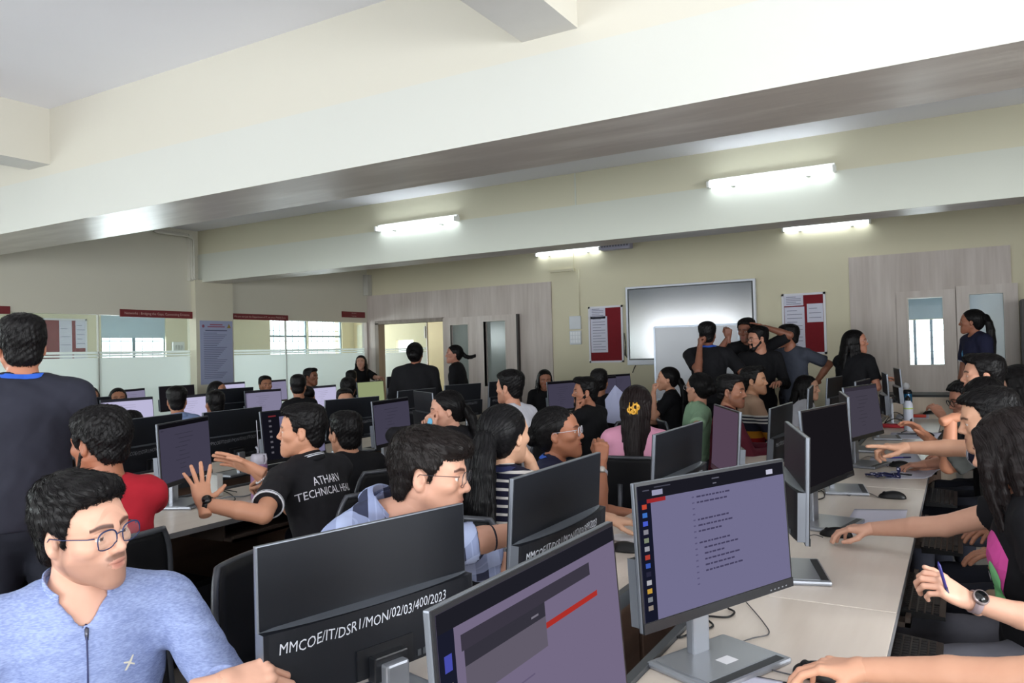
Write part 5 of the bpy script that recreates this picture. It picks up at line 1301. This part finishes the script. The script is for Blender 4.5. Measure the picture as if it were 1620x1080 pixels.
def plaid(name, base, light, dark, n1, n2, k=11):
    t = NT(name); tc = t.n('ShaderNodeTexCoord')
    def band(vec, a, b):
        d = t.n('ShaderNodeVectorMath', operation='DOT_PRODUCT'); t.l(tc.outputs['Object'], d.inputs[0]); d.inputs[1].default_value = tuple(x*k for x in vec)
        f = t.math('FRACT', d.outputs['Value']); return t.math('MULTIPLY', t.math('GREATER_THAN', f, a), t.math('LESS_THAN', f, b))
    h, w = band(n1, .5, 1.0), band(n2, .5, 1.0); thin = t.math('ADD', band(n1, .22, .27), band(n2, .22, .27))
    col = t.mix(t.math('MULTIPLY', t.math('ADD', h, w), .5), srgb(*light), srgb(*base)); col = t.mix(t.math('MULTIPLY', h, w), col, srgb(*dark)); col = t.mix(t.math('MULTIPLY', t.math('MINIMUM', thin, 1), .5), col, srgb(*light))
    t.bsdf(col, .9, spec=.2, bump=t.noise(t.coord(), 400), bstr=.08, bdist=.003); return t.m
BLACK = cloth('black', (18, 18, 22)); BLACK2 = cloth('black_b', (27, 26, 30)); NAVY = cloth('navy', (30, 32, 56)); CHAR = cloth('charcoal', (40, 41, 52)); GREYT = cloth('grey_tee', (64, 68, 80))
JEAN = cloth('dark_jean', (34, 36, 46)); DKN = cloth('dark_navy_trousers', (24, 26, 38)); CARGO = cloth('grey_cargo', (92, 92, 100), var=.25, scale=14); BEIGE = cloth('beige_trousers', (172, 152, 130))
WHITE = cloth('white', (206, 206, 216)); PINK = cloth('pink', (214, 150, 176)); GREEN = cloth('sage', (140, 172, 142)); MAROON = cloth('maroon', (84, 26, 40)); RED = cloth('red', (170, 32, 46)); LBLUE = cloth('light_blue', (142, 162, 206)); DRED = cloth('dark_red', (116, 24, 36))
STRIPE_T = plain('white_trim', (220, 222, 230), .6, var=.02); BLUEL = plain('blue_ribbon', (44, 90, 190), .5); NAVYL = plain('navy_ribbon', (34, 40, 84), .5)
SP = lambda p, d: at(p[0], p[1], d)
DN = (0, 0, -1); UP = (0, 0, 1)
# ------------------------------------------------------------------ the near people
p = person('polo', 'man in heather blue zip polo and glasses, nearest at lower left', 131, 754, 170, 42, body=-28, pitch=-3, roll=-6, skin=(214, 167, 144), hair='quiff', shirt=heather('heather_blue', (124, 138, 182), (154, 168, 208)), sleeve='long', headw=.94, trousers=DKN,
    hands={'L': SP((350, 1086), 1.47), 'R': at(20, 1250, 1.35)}, poses=('rest', 'grip'), glasses=((44, 56, 96), .0013), stub=.72, hh=.0019, hb=.0065, collar=dict(h=.050, stand=True, gap=.62, mat=heather('heather_collar', (118, 132, 178), (166, 180, 218))), hipz=.52, lean=.03, hdir={'L': dict(dir=CR*.9-CU*-.1+CF*.3, up=CU*.7-CF*.5)}, neck='v')
R_ = p['root']; zp = []
bv = BVHTree.FromPolygons([tuple(v) for v in p['shd']['shirt'][0]], [tuple(f) for f in p['shd']['shirt'][1]])
for k in range(14):
    c = p['B'](-.004, .3, .93-.035*k); h_ = bv.ray_cast(Vector(c), Vector(-p['f'])); 
    if h_[0] is not None: zp.append(np.array(h_[0])+p['f']*.001-R_)
MB().tube(zp, .0028, 0, 6, False, .6).build('zip', plain('zip_navy', (46, 52, 92), .5), p['obj'])
if len(zp) > 3: MB().tube([zp[1]+p['f']*.003, zp[1]+p['f']*.005-p['u']*.028], .0042, 0, 8).build('zip_pull', plain('zip_metal', (90, 90, 100), .3, .7), p['obj'])
X2 = [(-.011, -.014), (-.006, -.014), (.001, -.003), (.010, -.008), (.011, -.005), (.003, .0), (.009, .014), (.006, .015), (-.001, .004), (-.012, .006), (-.012, .003), (-.003, .0)]
decal(p, 'shirt', X2, [tuple(range(12))], p['B'](-.085, .10, .70), -p['r'], p['u'], plain('logo_cream', (226, 220, 200), .6), .002, 'chest_mark', .3)
p = person('plaid', 'man in blue checked shirt with round glasses leaning to the right', 680, 682, 137, 76, body=8, pitch=-7, roll=4, fwdneck=.095, neckup=.045, skin=(212, 162, 138), hair='flop', hairmat=('blackbrown', (18, 13, 12)), shirt=plaid('blue_check', (112, 122, 164), (176, 188, 222), (56, 60, 82), (.2, -.6, .75), (.75, .6, .1), 13), sleeve='roll', trousers=DKN,
    hands={'R': SP((842, 838), 2.22), 'L': SP((880, 900), 2.45)}, poses=('grip', 'rest'), glasses=((60, 58, 64), .0010), stub=.22, hh=.0022, hb=.007, collar=dict(h=.036, gap=.25), hdir={'R': dict(pole=CR*-.3-CU*.9)}, lean=.20, pos=None)
wrist_band(p, 'R', 'bracelet', plain('thread_black', (30, 26, 40), .7), .0325, .0028, .50)
ATH = person('athar', 'man in black polo with lettering on its back, reaching out both arms', 478, 641, 80, -98, body=176, pitch=0, skin=(206, 150, 120), hair='short', shirt=BLACK2, sleeve='short', trousers=DKN, hands={'L': SP((322, 797), 3.15), 'R': SP((402, 742), 3.5)}, poses=('flat', 'spread'), hh=.003, hb=.008,
    collar=dict(h=.036, gap=.3, trim=STRIPE_T), hdir={'L': dict(dir=CU*.75-CR*.35+CF*.5, up=-CF*.6+CR*.5, pole=-CF*1.0-CU*.35), 'R': dict(dir=-CR*.9+CU*.35, up=CU*.5+CF*.6)}, lean=.17, stub=.08)
wrist_band(ATH['obj'] and ATH, 'L', 'watch', M_blk, .030, .010, .93, [M_blk, plain('watch_face_dark', (14, 16, 18), .2)], .019); 
mb = MB(); a, b_, c = ATH['arm']['R']; d = norm(c-b_); ctr = b_+(c-b_)*.78-ATH['root']; x1 = norm(np.cross(d, [0, 0, 1])); y1 = np.cross(d, x1)
for k in range(20): w_ = 2*PI*k/20; q = ctr+(x1*math.cos(w_)+y1*math.sin(w_))*.034; mb.lathe([(.001, -.0045), (.0035, -.003), (.0045, 0), (.0035, .003), (.001, .0045)], tuple(q), 0, 8)
mb.build('bead_bracelet', plain('bead_white', (222, 222, 226), .3), ATH['obj'])
for s_, dz, sz in (('ATHARV', .0, .056), ('TECHNICAL HEAD', -.052, .050)):
    V, F = text_geo(s_, sz, 0, 0, 2); c_ = ATH['B'](-.01, -.2, .78)
    decal(ATH, 'shirt', [(q[0]*.70, q[1]+dz) for q in V], F, c_, ATH['r'], ATH['u'], plain('print_white', (214, 212, 220), .7), .004, 'back_lettering', .3)
p = person('stripe', 'woman with long black ponytail in navy and white striped top', 800, 641, 94, 140, body=85, fem=True, skin=(222, 176, 146), hair='bigpony', hairmat=('jet', (10, 9, 11)), sleeve='short', shirt=bands('navy_stripe', [(0, (28, 28, 48)), (.68, (206, 202, 198))], 0, .030, rep=True), trousers=DKN, hands={'R': SP((838, 730), 3.12), 'L': SP((985, 826), 3.1)}, poses=('fist', 'rest'), hh=.003, hb=.008, hdir={'R': dict(dir=CU*.7-CR*.3, up=CR*.8)}, lean=.05)
lanyard(p, NAVYL, .75)
p = person('navyg', 'woman in navy polo with white framed glasses and blue ribbon at the neck', 884, 644, 80, 80, body=20, fem=True, pitch=4, skin=(168, 112, 84), hair='bun', shirt=NAVY, sleeve='short', trousers=DKN, hands={'R': SP((951, 730), 3.62), 'L': SP((1010, 815), 3.7)}, poses=('fist', 'rest'), glasses=((214, 212, 222), .0016), hh=.003, hb=.009, collar=dict(h=.03, gap=.4), hdir={'R': dict(dir=CU, up=-CF, pole=CR-CU*.8)}, lean=.14)
lanyard(p, BLUEL, .75); wrist_band(p, 'R', 'watch', plain('strap_grey', (180, 184, 196), .4), .029, .008, .75, [plain('watch_case', (190, 184, 176), .3, .6), plain('dial_cream', (210, 204, 196), .4)], .016)
p = person('pink', 'woman in pink top with yellow hair clip, seen from behind', 1008, 610, 64, 172, body=95, fem=True, skin='light', hair='clip', hairmat=('darkbrown', (24, 17, 17)), shirt=PINK, sleeve='short', trousers=DKN, hh=.0035, hb=.010, lean=.06)
mb = MB(); T_ = lambda q: p['HM'] @ np.array(q)+p['HC']-p['root']
for sx, sz, w_ in ((-.016, -.012, .016), (.014, .004, .018), (.0, -.022, .012)): mb.tube([T_((sx+w_*math.cos(a), -.150, sz+w_*math.sin(a)*.9)) for a in np.linspace(0, 2*PI, 14)[:-1]], .006, 0, 8, True)
for sx in (-.02, .0, .02): mb.tube([T_((sx, -.146, .03)), T_((sx*1.1, -.156, .01)), T_((sx, -.150, -.035))], .004, 0, 8)
mb.build('hair_clip', plain('clip_yellow', (226, 170, 60), .35), p['obj'])
person('green', 'woman in sage green shirt looking away to the left', 1105, 590, 46, -128, body=30, fem=True, skin=(196, 146, 122), hair='bun', shirt=GREEN, sleeve='elbow', trousers=JEAN, hh=.004, hb=.010, glasses=((200, 200, 206), .001), collar=dict(h=.03, gap=.55), neck='v', lean=.05, hands={'R': onz(1050, 760, .74)})
person('maroon', 'bearded man in maroon beside the mauve monitor, facing right', 1157, 594, 50, 72, body=25, pitch=-3, skin=(152, 104, 80), hair='short', shirt=MAROON, sleeve='long', trousers=MAROON, hh=.004, hb=.010, stub=.75)
person('sweater', 'man with moustache in beige sweater with stripes and red hem', 1193, 581, 43, 78, body=25, skin=(196, 146, 114), hair='quiff', stub=.35, sleeve='long', trousers=MAROON, hh=.004, hb=.010, pitch=2,
    shirt=bands('sweater_bands', [(0, (150, 30, 36)), (.20, (196, 130, 40)), (.32, (44, 44, 60)), (.46, (210, 208, 206)), (.485, (44, 44, 60)), (.515, (210, 208, 206)), (.54, (44, 44, 60)), (.57, (210, 208, 206)), (.60, (178, 146, 124))], .62, 1.12), collar=dict(h=.032, gap=.3))
person('whitegirl', 'girl in white shirt with long dark hair, behind a thin monitor', 1278, 594, 38, 80, body=30, fem=True, skin=(206, 158, 132), hair='long', shirt=WHITE, sleeve='elbow', trousers=JEAN, hh=.004, hb=.010, pitch=-4)
# right bank
GT = person('tee', 'girl with long loose hair in black graphic tee, at right edge', 1598, 646, 128, -106, body=178, fem=True, skin=(218, 170, 146), hair='curtain', hairmat=('brownblack', (20, 14, 14)), shirt=BLACK, sleeve='cap', trousers=CARGO, hands={'R': onz(1356, 840, DZ+.058), 'L': SP((1528, 948), 2.12)}, poses=('mouse', 'grip'), hh=.0024, hb=.007, pitch=-16, depth=2.36, lean=.03, spread=.10, hdir={'R': dict(dir=(-1, .10, -.10), up=UP, pole=(0, .3, -1)), 'L': dict(dir=CU*.45-CR*.75, up=CU*.6-CF*.6, pole=(.3, -.3, -1))})
wrist_band(GT, 'L', 'watch', plain('strap_mauve', (150, 132, 136), .5), .0275, .011, .90, [plain('case_steel', (170, 156, 156), .3, .6), plain('watch_face_dark', (14, 16, 18), .2)], .021)
c_ = GT['B'](-.05, .2, .52); fl = []; 
def blob(cx, cy, rx, ry, n=18, ph=0, wv=0):
    V = [(cx, cy)]+[(cx+k/4*rx*math.cos(2*PI*i/n)*(1+wv*math.sin(6*PI*i/n)), cy+k/4*ry*math.sin(2*PI*i/n)) for k in range(1, 5) for i in range(n)]
    return V, [(0, 1+i, 1+(i+1) % n) for i in range(n)]+[(1+k*n+i, 1+(k+1)*n+i, 1+(k+1)*n+(i+1) % n, 1+k*n+(i+1) % n) for k in range(3) for i in range(n)]
ex_, ey_ = -GT['r'], GT['u']
for (cx, cy, rx, ry, m_) in ((.0, .04, .085, .10, plain('print_pink', (214, 78, 160), .7)), (-.03, -.02, .045, .05, plain('print_mint', (140, 220, 150), .7)), (.03, .0, .030, .055, MATS['print_mint']), (.01, -.055, .04, .03, MATS['print_mint']), (-.01, .0, .015, .015, plain('print_white', (214, 212, 220), .7)), (-.03, -.10, .03, .012, MATS['print_white']), (.03, -.105, .02, .014, MATS['print_white'])):
    decal(GT, 'shirt', *blob(cx, cy, rx, ry, 18, 0, .12), c_, ex_, ey_, m_, .003+.0012*len(fl), 'tee_graphic', .3); fl.append(1)
pen_l = SP((1484, 888), 2.10); pen(pen_l, pen_l-CU*.10+CR*.03, (50, 46, 120), 'dark blue pen held by the girl with watch')
p = person('watchman', 'person in green top and beige trousers mostly hidden behind the long haired girl', 1668, 640, 105, -85, body=180, skin=(150, 104, 80), hair='short', shirt=cloth('green_top', (62, 88, 70)), sleeve='short', trousers=BEIGE, hands={'L': onz(1512, 850, .665)}, poses=('rest', 'rest'), hh=.004, hb=.009, world=(.42, 3.18, 1.16), hdir={'L': dict(dir=-CR, up=UP)}, lean=.05)
wrist_band(p, 'L', 'watch', plain('strap_brown', (60, 40, 34), .5), .029, .008, .88, [plain('case_gold', (190, 170, 140), .3, .7), plain('dial_white', (214, 214, 212), .3)], .020)
p = person('pointer', 'man in navy polo with white stripes on the cuff, pointing at a screen', 1566, 617, 96, -82, body=176, pitch=-10, skin=(218, 168, 138), hair='short', shirt=NAVY, sleeve='short', trousers=JEAN, hands={'R': SP((1436, 708), 3.5), 'L': onz(1640, 800, .78)}, poses=('point', 'rest'), hh=.003, hb=.008, collar=dict(h=.034, gap=.3, trim=STRIPE_T), hdir={'R': dict(dir=-CR+CU*.02+CF*.25, up=UP, pole=(.2, .6, .1))}, lean=.20, stub=.12)
person('profile', 'man in dark jacket with sharp profile above the pointing man', 1555, 562, 64, -82, body=182, skin=(206, 152, 126), hair='quiff', shirt=BLACK, sleeve='short', trousers=JEAN, hands={'L': onz(1466, 734, DZ+.05)}, poses=('rest', 'mouse'), hh=.004, hb=.010, hdir={'L': dict(dir=(-1, 0, -.1), up=UP)})
person('hairside', 'woman with long black hair leaning behind the sharp profiled man', 1606, 575, 66, -95, body=185, fem=True, skin='light', hair='long', shirt=BLACK, sleeve='long', trousers=JEAN, hh=.004, hb=.012, depth=4.9, pitch=-14)
person('downlook', 'man bending down with forehead showing, behind the pointing man', 1557, 599, 70, -75, body=180, pitch=-26, skin=(214, 150, 118), hair='fringe', shirt=cloth('camo', (70, 72, 70), var=.5, scale=20), sleeve='elbow', trousers=JEAN, hands={'L': SP((1505, 662), 4.0), 'R': SP((1465, 690), 4.3)}, poses=('rest', 'fist'), hh=.004, hb=.010, depth=4.05, hdir={'L': dict(dir=CR*.8+CU*.3, up=UP, pole=(0, 0, -1))})
person('specs', 'person with dark framed glasses peering down at far right bank', 1530, 603, 58, -70, body=182, pitch=-14, skin=(190, 134, 110), hair='curly', shirt=cloth('dark_grey', (58, 58, 62)), sleeve='elbow', trousers=JEAN, hands={'L': SP((1490, 657), 5.2)}, poses=('rest', 'mouse'), glasses=((24, 24, 28), .002), hh=.004, hb=.011, depth=4.9)
p = person('edgehand', 'person at the bottom edge whose hand rests on a mouse', 1800, 700, 150, -80, body=180, skin=(226, 172, 142), hair='short', shirt=CHAR, sleeve='short', trousers=JEAN, hands={'R': onz(1352, 1060, DZ+.058)}, poses=('mouse', 'rest'), hh=.006, hb=.008, world=(.33, 1.60, 1.14), lean=.10, hdir={'R': dict(dir=np.array([-1, .05, -.10]), up=UP, pole=(.1, -.3, -1))})
# left island, right bank
person('redback', 'man in red shirt seen from behind, between the standing man and the desk', 158, 648, 104, -140, body=176, skin=(150, 96, 70), hair='curly', hairmat=('black', (15, 12, 13)), shirt=RED, wide=.86, sleeve='elbow', trousers=JEAN, hh=.003, hb=.009, beard=1, pitch=-6, lean=.07, hands={'R': onz(215, 780, .76), 'L': onz(150, 850, .76)})
person('blackback', 'person in black seated right behind the lettered polo man', 546, 650, 72, -150, body=165, skin=(190, 140, 112), hair='short', shirt=BLACK, sleeve='short', trousers=JEAN, hands={'R': SP((348, 775), 3.75)}, poses=('grip', 'rest'), hh=.004, hb=.010, lean=.14, depth=4.25, hdir={'R': dict(dir=-CR+CU*.1, up=CU)})
q = PEOPLE['blackback']; hp = q['HW']['R'][0]-CR*.09; pen(hp+CU*.05-CR*.03, hp-CU*.04+CR*.02, (120, 186, 220), 'light blue pen held upright in the hand by dim lilac monitor')
V, F = text_geo('AC', .05, 0, .001, 1); decal(q, 'shirt', V, F, q['arm']['R'][0]+CR*.02, CR*.6+CU*.5, CU*.6-CR*.5, MATS['print_white'], .004, 'sleeve_mark', .3) if False else None
p = person('cloth', 'woman in black in profile with blue cloth at her mouth', 706, 619, 58, -84, body=172, fem=True, pitch=-8, skin=(214, 162, 138), hair='lowpony', shirt=BLACK2, sleeve='long', trousers=JEAN, hands={'L': SP((684, 678), 4.85), 'R': SP((676, 686), 5.0)}, poses=('fist', 'fist'), hh=.003, hb=.009, lean=.16, hdir={'L': dict(dir=CU*.8-CR*.2, up=-CR*.5-CF*.6), 'R': dict(dir=CU, up=CF)})
c = p['HW']['L'][0]+CU*.05-CR*.012-CF*.03; g = Grid((-.05, -.04, -.07), (.05, .04, .07), .006); g.add(cap((0, 0, -.045), (0, 0, .03), .018, .012)); X, Y, Z = g.xyz(); g.D = g.D+.006*wob(X, Y, Z, 90, 3); V, F = g.mesh()
o = link('cloth', np_mesh('cloth', V, F), None, [plain('cloth_sky', (110, 186, 224), .8)]); o.location = c-CU*.02; tag(o, 'sky blue cloth held at the mouth of the woman in black', 'cloth')
person('white', 'man in white shirt seen from behind, facing left', 806, 588, 50, -122, body=170, skin=(196, 142, 116), hair='fade', shirt=WHITE, sleeve='short', trousers=JEAN, hh=.004, hb=.010, lean=.10, stub=.3)
person('beardpaper', 'bearded man in black resting chin on hand, in front of a paper', 926, 598, 44, -84, body=175, skin=(176, 120, 94), hair='quiff', beard=1, shirt=BLACK, sleeve='long', trousers=JEAN, hands={'L': SP((914, 652), 6.4)}, poses=('rest', 'fist'), hh=.004, hb=.010, hdir={'L': dict(dir=CU, up=-CR)}, lean=.10)
p = person('behindpaper', 'man in black behind the bearded one, holding up a paper', 948, 586, 36, 178, body=120, skin='tan', hair='short', shirt=BLACK, sleeve='long', trousers=JEAN, hands={'R': SP((992, 650), 6.95)}, poses=('grip', 'rest'), hh=.004, hb=.011, depth=7.3, hdir={'R': dict(dir=CU*.3-CR, up=-CF)})
pts = [at(957, 632, 7.0), at(973, 609, 7.0), at(1000, 634, 6.95), at(985, 672, 6.85), at(960, 668, 6.9)]; c = np.mean(pts, 0); n = norm(np.cross(pts[1]-pts[0], pts[2]-pts[0]))
mb = MB(); V = [q-c for q in pts]+[q-c+n*.002 for q in pts]; mb.add(V, [(0, 1, 2, 3, 4), (9, 8, 7, 6, 5)]+[(i, (i+1) % 5, 5+(i+1) % 5, 5+i) for i in range(5)]); o = mb.build('held_paper', plain('paper_lilac', (178, 182, 214), .8)); o.location = c; tag(o, 'large pale sheet held up beside the bearded man', 'paper')
person('ponyblack', 'woman in black tee with ponytail and hand at chin, before the whiteboard', 1056, 581, 36, -92, body=190, fem=True, skin=(206, 152, 124), hair='lowpony', shirt=BLACK, sleeve='short', trousers=JEAN, hands={'L': SP((1034, 622), 7.7)}, poses=('rest', 'fist'), hh=.004, hb=.010, hdir={'L': dict(dir=CU, up=-CR, pole=(0, 0, -1))}, hipz=.52)
person('scarf', 'woman with white scarf looking down near the far panel', 862, 585, 30, 8, body=-60, fem=True, pitch=-12, skin=(150, 100, 78), hair='long', shirt=BLACK, sleeve='long', trousers=JEAN, hh=.005, hb=.014, world=at(862, 600, 9.6))
q = PEOPLE['scarf']; mb = MB(); mb.tube([q['B'](-.07, -.02, 1.0)-q['root'], q['B'](-.075, .10, .9)-q['root'], q['B'](-.06, .135, .6)-q['root'], q['B'](-.05, .13, .3)-q['root']], .035, 0, 8, False, .35); mb.build('scarf', WHITE, q['obj'])
# ------------------------------------------------------------------ back left island
BK = dict(hh=.006, hb=.015, sleeve='long', trousers=JEAN, legs=True)
def far(key, label, px, top, X, rel, body, **kw):
    h = kw.pop('h', .235); d0 = onx(px, top, X); dep = float((d0-CC)@CF); a = dict(BK); a.update(kw); a.setdefault('shirt', BLACK)
    return person(key, label, px, top, h*FPX/dep, rel, body=body, depth=dep, **a)
far('veil_a', 'girl with black headscarf, left one of the two by the glass', 143, 612, -8.0, 12, 0, fem=True, hair='long', skin='tan'); far('veil_b', 'girl with black headscarf, right one of the two by the glass', 187, 614, -8.15, 5, 0, fem=True, hair='long', skin='tan')
far('bluecollar', 'man in light blue shirt seen from behind in the back left', 280, 613, -6.0, 180, 180, hair='fade', shirt=LBLUE, skin='tan', collar=dict(h=.035, gap=.2), lean=.05)
far('lowhead', 'person bending low, only dark hair showing above black monitor', 208, 652, -5.75, 170, 180, hair='curly', pitch=-10)
far('specs_l', 'person in profile with glasses under the pillar poster', 345, 603, -7.95, 62, 10, hair='long', fem=True, skin='tan', glasses=((90, 90, 96), .0014)); far('cap', 'dark haired head seen from behind beneath the pillar poster', 340, 619, -6.0, -160, 180, hair='short')
far('darkred', 'man in dark red behind the lilac screen, forehead showing', 420, 595, -8.0, 20, 0, hair='short', shirt=DRED, skin='tan'); far('tallhead', 'man in black with upright head beside the frosted glass, facing right', 492, 583, -7.95, 55, 0, hair='quiff', skin='dark')
far('roundhead', 'rounded dark head with black top in front of the upright headed man', 472, 593, -6.05, 175, 180, hair='short'); far('handhead', 'person with pale neck bending forward, hand raised beside the head', 486, 611, -6.2, -170, 185, hair='buzz', pitch=-14, skin='light', hands={'R': at(446, 642, 6.8)})
far('curlback', 'dark haired person from behind, left of the olive green screen', 551, 598, -6.05, 178, 180, hair='curly'); far('browman', 'man facing forward with only forehead showing above tagged monitor', 546, 615, -5.2, 8, 0, hair='short', skin='mid'); far('tallcurl', 'taller dark head behind, just below the seated woman by the glass', 556, 586, -7.95, 170, 180, hair='short')
# ------------------------------------------------------------------ standing people
p = person('leftman', 'man in dark shirt with blue ribbon standing at far left, seen from behind', 34, 500, 95, -172, body=150, sit=False, skin=(176, 118, 92), hair='short', shirt=CHAR, sleeve='long', trousers=JEAN, hh=.003, hb=.008, wide=1.06); lanyard(p, BLUEL, .6)
p = person('broad', 'broad woman in black with low bun, seen from behind', 657, 542, 35, 170, body=118, sit=False, fem=True, skin=(150, 100, 80), hair='bun', shirt=BLACK, sleeve='long', trousers=BLACK, hh=.004, hb=.011, wide=1.22, hands={'L': at(634, 655, 7.9)}, poses=('rest', 'grip'))
c = at(631, 640, 7.8); o = empty('green_bottle', c-np.array([0, 0, .1])); MB().lathe([(.02, 0), (.026, .01), (.026, .11), (.014, .14), (.012, .16)], (0, 0, 0), 0, 18).build('bottle_body', plain('bottle_green', (80, 170, 80), .3), o); MB().lathe([(.013, .158), (.014, .16), (.014, .18), (.001, .181)], (0, 0, 0), 0, 16).build('lid', M_paperw, o); tag(o, 'green bottle in the hand of the broad woman', 'bottle')
person('fly', 'woman in black with ponytail swinging out, facing left', 718, 546, 28, -84, body=200, sit=False, fem=True, skin=(176, 124, 104), hair='fly', shirt=BLACK, sleeve='long', trousers=BLACK, hh=.004, hb=.011)
person('glasslean', 'woman in black leaning by the glass wall, looking at the camera', 571, 562, 22, -8, body=-20, sit=False, fem=True, skin=(196, 150, 130), hair='long', shirt=BLACK, sleeve='elbow', trousers=BLACK, hh=.004, hb=.012, world=at(571, 573, 13.3), hands={'L': at(601, 597, 13.0), 'R': at(560, 612, 13.0)})
p = person('boardman', 'man in black tee with blue ribbon facing the whiteboard, hand at ear', 1119, 511, 37, 178, body=110, sit=False, skin=(120, 78, 60), hair='fade', shirt=BLACK, sleeve='short', trousers=BLACK, hh=.004, hb=.010, hands={'L': at(1107, 550, 7.6), 'R': at(1148, 622, 7.6)}, poses=('rest', 'fist'), hdir={'L': dict(dir=CU, up=-CR, pole=-CR*.35-CU*1.0)}, wide=1.05); lanyard(p, BLUEL, .6)
p = person('armsup', 'man in black with one fist raised and other hand on his head', 1181, 505, 35, -28, body=-70, sit=False, pitch=-10, skin=(128, 82, 64), hair='curly', shirt=BLACK, sleeve='elbow', trousers=BLACK, hh=.004, hb=.010, hands={'R': at(1152, 534, 8.0), 'L': at(1212, 518, 8.1)}, poses=('fist', 'flat'), hdir={'R': dict(dir=CU, up=-CF, pole=-CR*.8-CU*.9), 'L': dict(dir=-CR*.8+CU*.3, up=CU, pole=CR*.9-CU*.7)}); lanyard(p, BLUEL, .5)
person('beardman', 'bearded man in black with glasses, facing left in the standing group', 1199, 518, 36, -62, body=-60, sit=False, pitch=-6, skin=(190, 136, 112), hair='fade', beard=1, shirt=BLACK, sleeve='long', trousers=BLACK, hh=.004, hb=.010, glasses=((30, 30, 34), .0014), hands={'L': at(1232, 606, 7.7)})
person('greytee', 'man in grey tee with hand on hip, facing left', 1247, 514, 35, -84, body=-110, sit=False, skin=(150, 100, 78), hair='short', shirt=GREYT, sleeve='short', trousers=JEAN, hh=.004, hb=.010, stub=.4, hands={'L': at(1290, 606, 8.2)}, poses=('rest', 'fist'), hdir={'L': dict(dir=-CR-CU*.4, up=CU, pole=CR*1.0+CU*.1)})
person('wblack', 'woman in black with glasses and long hair standing by the panel, facing right', 1354, 522, 37, 88, body=60, sit=False, fem=True, skin=(186, 128, 104), hair='long', shirt=BLACK, sleeve='short', trousers=BLACK, hh=.004, hb=.010, glasses=((180, 180, 186), .001), hands={'R': at(1385, 602, 7.7), 'L': at(1390, 598, 7.9)}, wide=1.1)
p = person('navywoman', 'woman in navy polo with light blue chest mark standing by the panel doors', 1537, 490, 37, -98, body=-150, sit=False, fem=True, skin=(150, 98, 76), hair='pony', shirt=NAVY, sleeve='short', trousers=JEAN, hh=.004, hb=.010, collar=dict(h=.034, gap=.4, trim=STRIPE_T))
decal(p, 'shirt', [(-.03, -.03), (.03, -.03), (.02, -.01), (.005, .035), (-.02, 0)], [(0, 1, 2, 3, 4)], p['B'](.05, .12, .66), -p['r'], p['u'], plain('logo_sky', (90, 170, 220), .6), .004, 'chest_mark', .3)
# ------------------------------------------------------------------ chairs under the seated people
CH = dict(polo='black chair of the man in blue zip polo', plaid='black chair behind the checked shirt', athar='black chair with grey rim behind the lettered polo', stripe='black chair of the woman in striped top', navyg='black chair of the woman with white glasses', pink='black chair behind the pink top', green='black chair of the woman in sage green', redback='black chair behind the red shirt', blackback='black chair behind the person in black beside lettered polo', cloth='black chair behind the woman with blue cloth', white='black chair behind the man in white', beardpaper='black chair behind the bearded man with paper', tee='black chair of the girl in graphic tee', watchman='black chair of the person in beige trousers', pointer='black chair of the pointing man', ponyblack='black chair of the woman with hand at chin')
for k, lab in CH.items():
    q = PEOPLE[k]; ang = math.degrees(math.atan2(q['fb'][1], q['fb'][0])); off = -CR*.14 if k == 'redback' else CR*0; make_chair(q['HP'][0]+q['fb'][0]*.02+off[0], q['HP'][1]+q['fb'][1]*.02+off[1], ang, lab)
DAY_B, DAY_R, DAY_C, SKY, EXPO = 80, 215, 200, 4.5, 0.0
# ------------------------------------------------------------------ daylight, camera
def area(name, loc, rot, sx, sy, e, col=(.94, .97, 1.0)):
    l = bpy.data.lights.new(name, 'AREA'); l.shape = 'RECTANGLE'; l.size = sx; l.size_y = sy; l.energy = e; l.color = col
    o = bpy.data.objects.new(name, l); C.objects.link(o); o.location = loc; o.rotation_euler = rot; return o
for i, (x0, x1, z0, z1) in enumerate(hb_): area('window_daylight', ((x0+x1)/2, YB-.2, (z0+z1)/2), (PI/2, 0, 0), x1-x0, z1-z0, DAY_B)
for i, (y0, y1, z0, z1) in enumerate(hr_): area('window_daylight', (XR+.2, (y0+y1)/2, (z0+z1)/2), (PI/2, 0, PI/2), y1-y0, z1-z0, DAY_R)
for (ya, yb, z0, z1) in wins: area('corridor_daylight', (XC-.2, (ya+yb)/2, (z0+z1)/2), (PI/2, 0, -PI/2), yb-ya, z1-z0, DAY_C*(yb-ya)*(.8 if ya < 8 else .2))  # includes lamps at the added unseen corridor windows
x0, x1, z0, z1 = bw[0]; area('rear_daylight', ((x0+x1)/2, 14.2, 1.4), (-PI/2, 0, 0), x1-x0, .9, 25)
W = bpy.data.worlds.new('sky'); bpy.context.scene.world = W; W.use_nodes = True
W.node_tree.nodes['Background'].inputs[0].default_value = (.90, .96, 1.0, 1); W.node_tree.nodes['Background'].inputs[1].default_value = SKY
cam = bpy.data.cameras.new('camera'); co = bpy.data.objects.new('camera', cam); C.objects.link(co)
co.matrix_world = Matrix(((CR[0], CU[0], -CF[0], 0), (CR[1], CU[1], -CF[1], 0), (CR[2], CU[2], -CF[2], CAM_H), (0, 0, 0, 1)))
cam.sensor_width = 36; cam.lens = 36*FPX/1620; cam.clip_start = .05; cam.clip_end = 100
sc = bpy.context.scene; sc.camera = co
vs = sc.view_settings; vs.view_transform = 'Standard'; vs.look = 'None'; vs.gamma = 1; vs.use_curve_mapping = False; vs.exposure = EXPO
sc.cycles.use_denoising = True; sc.cycles.max_bounces = 6; sc.cycles.diffuse_bounces = 4; sc.cycles.transparent_max_bounces = 12; sc.cycles.caustics_reflective = False; sc.cycles.caustics_refractive = False; sc.cycles.sample_clamp_indirect = 6
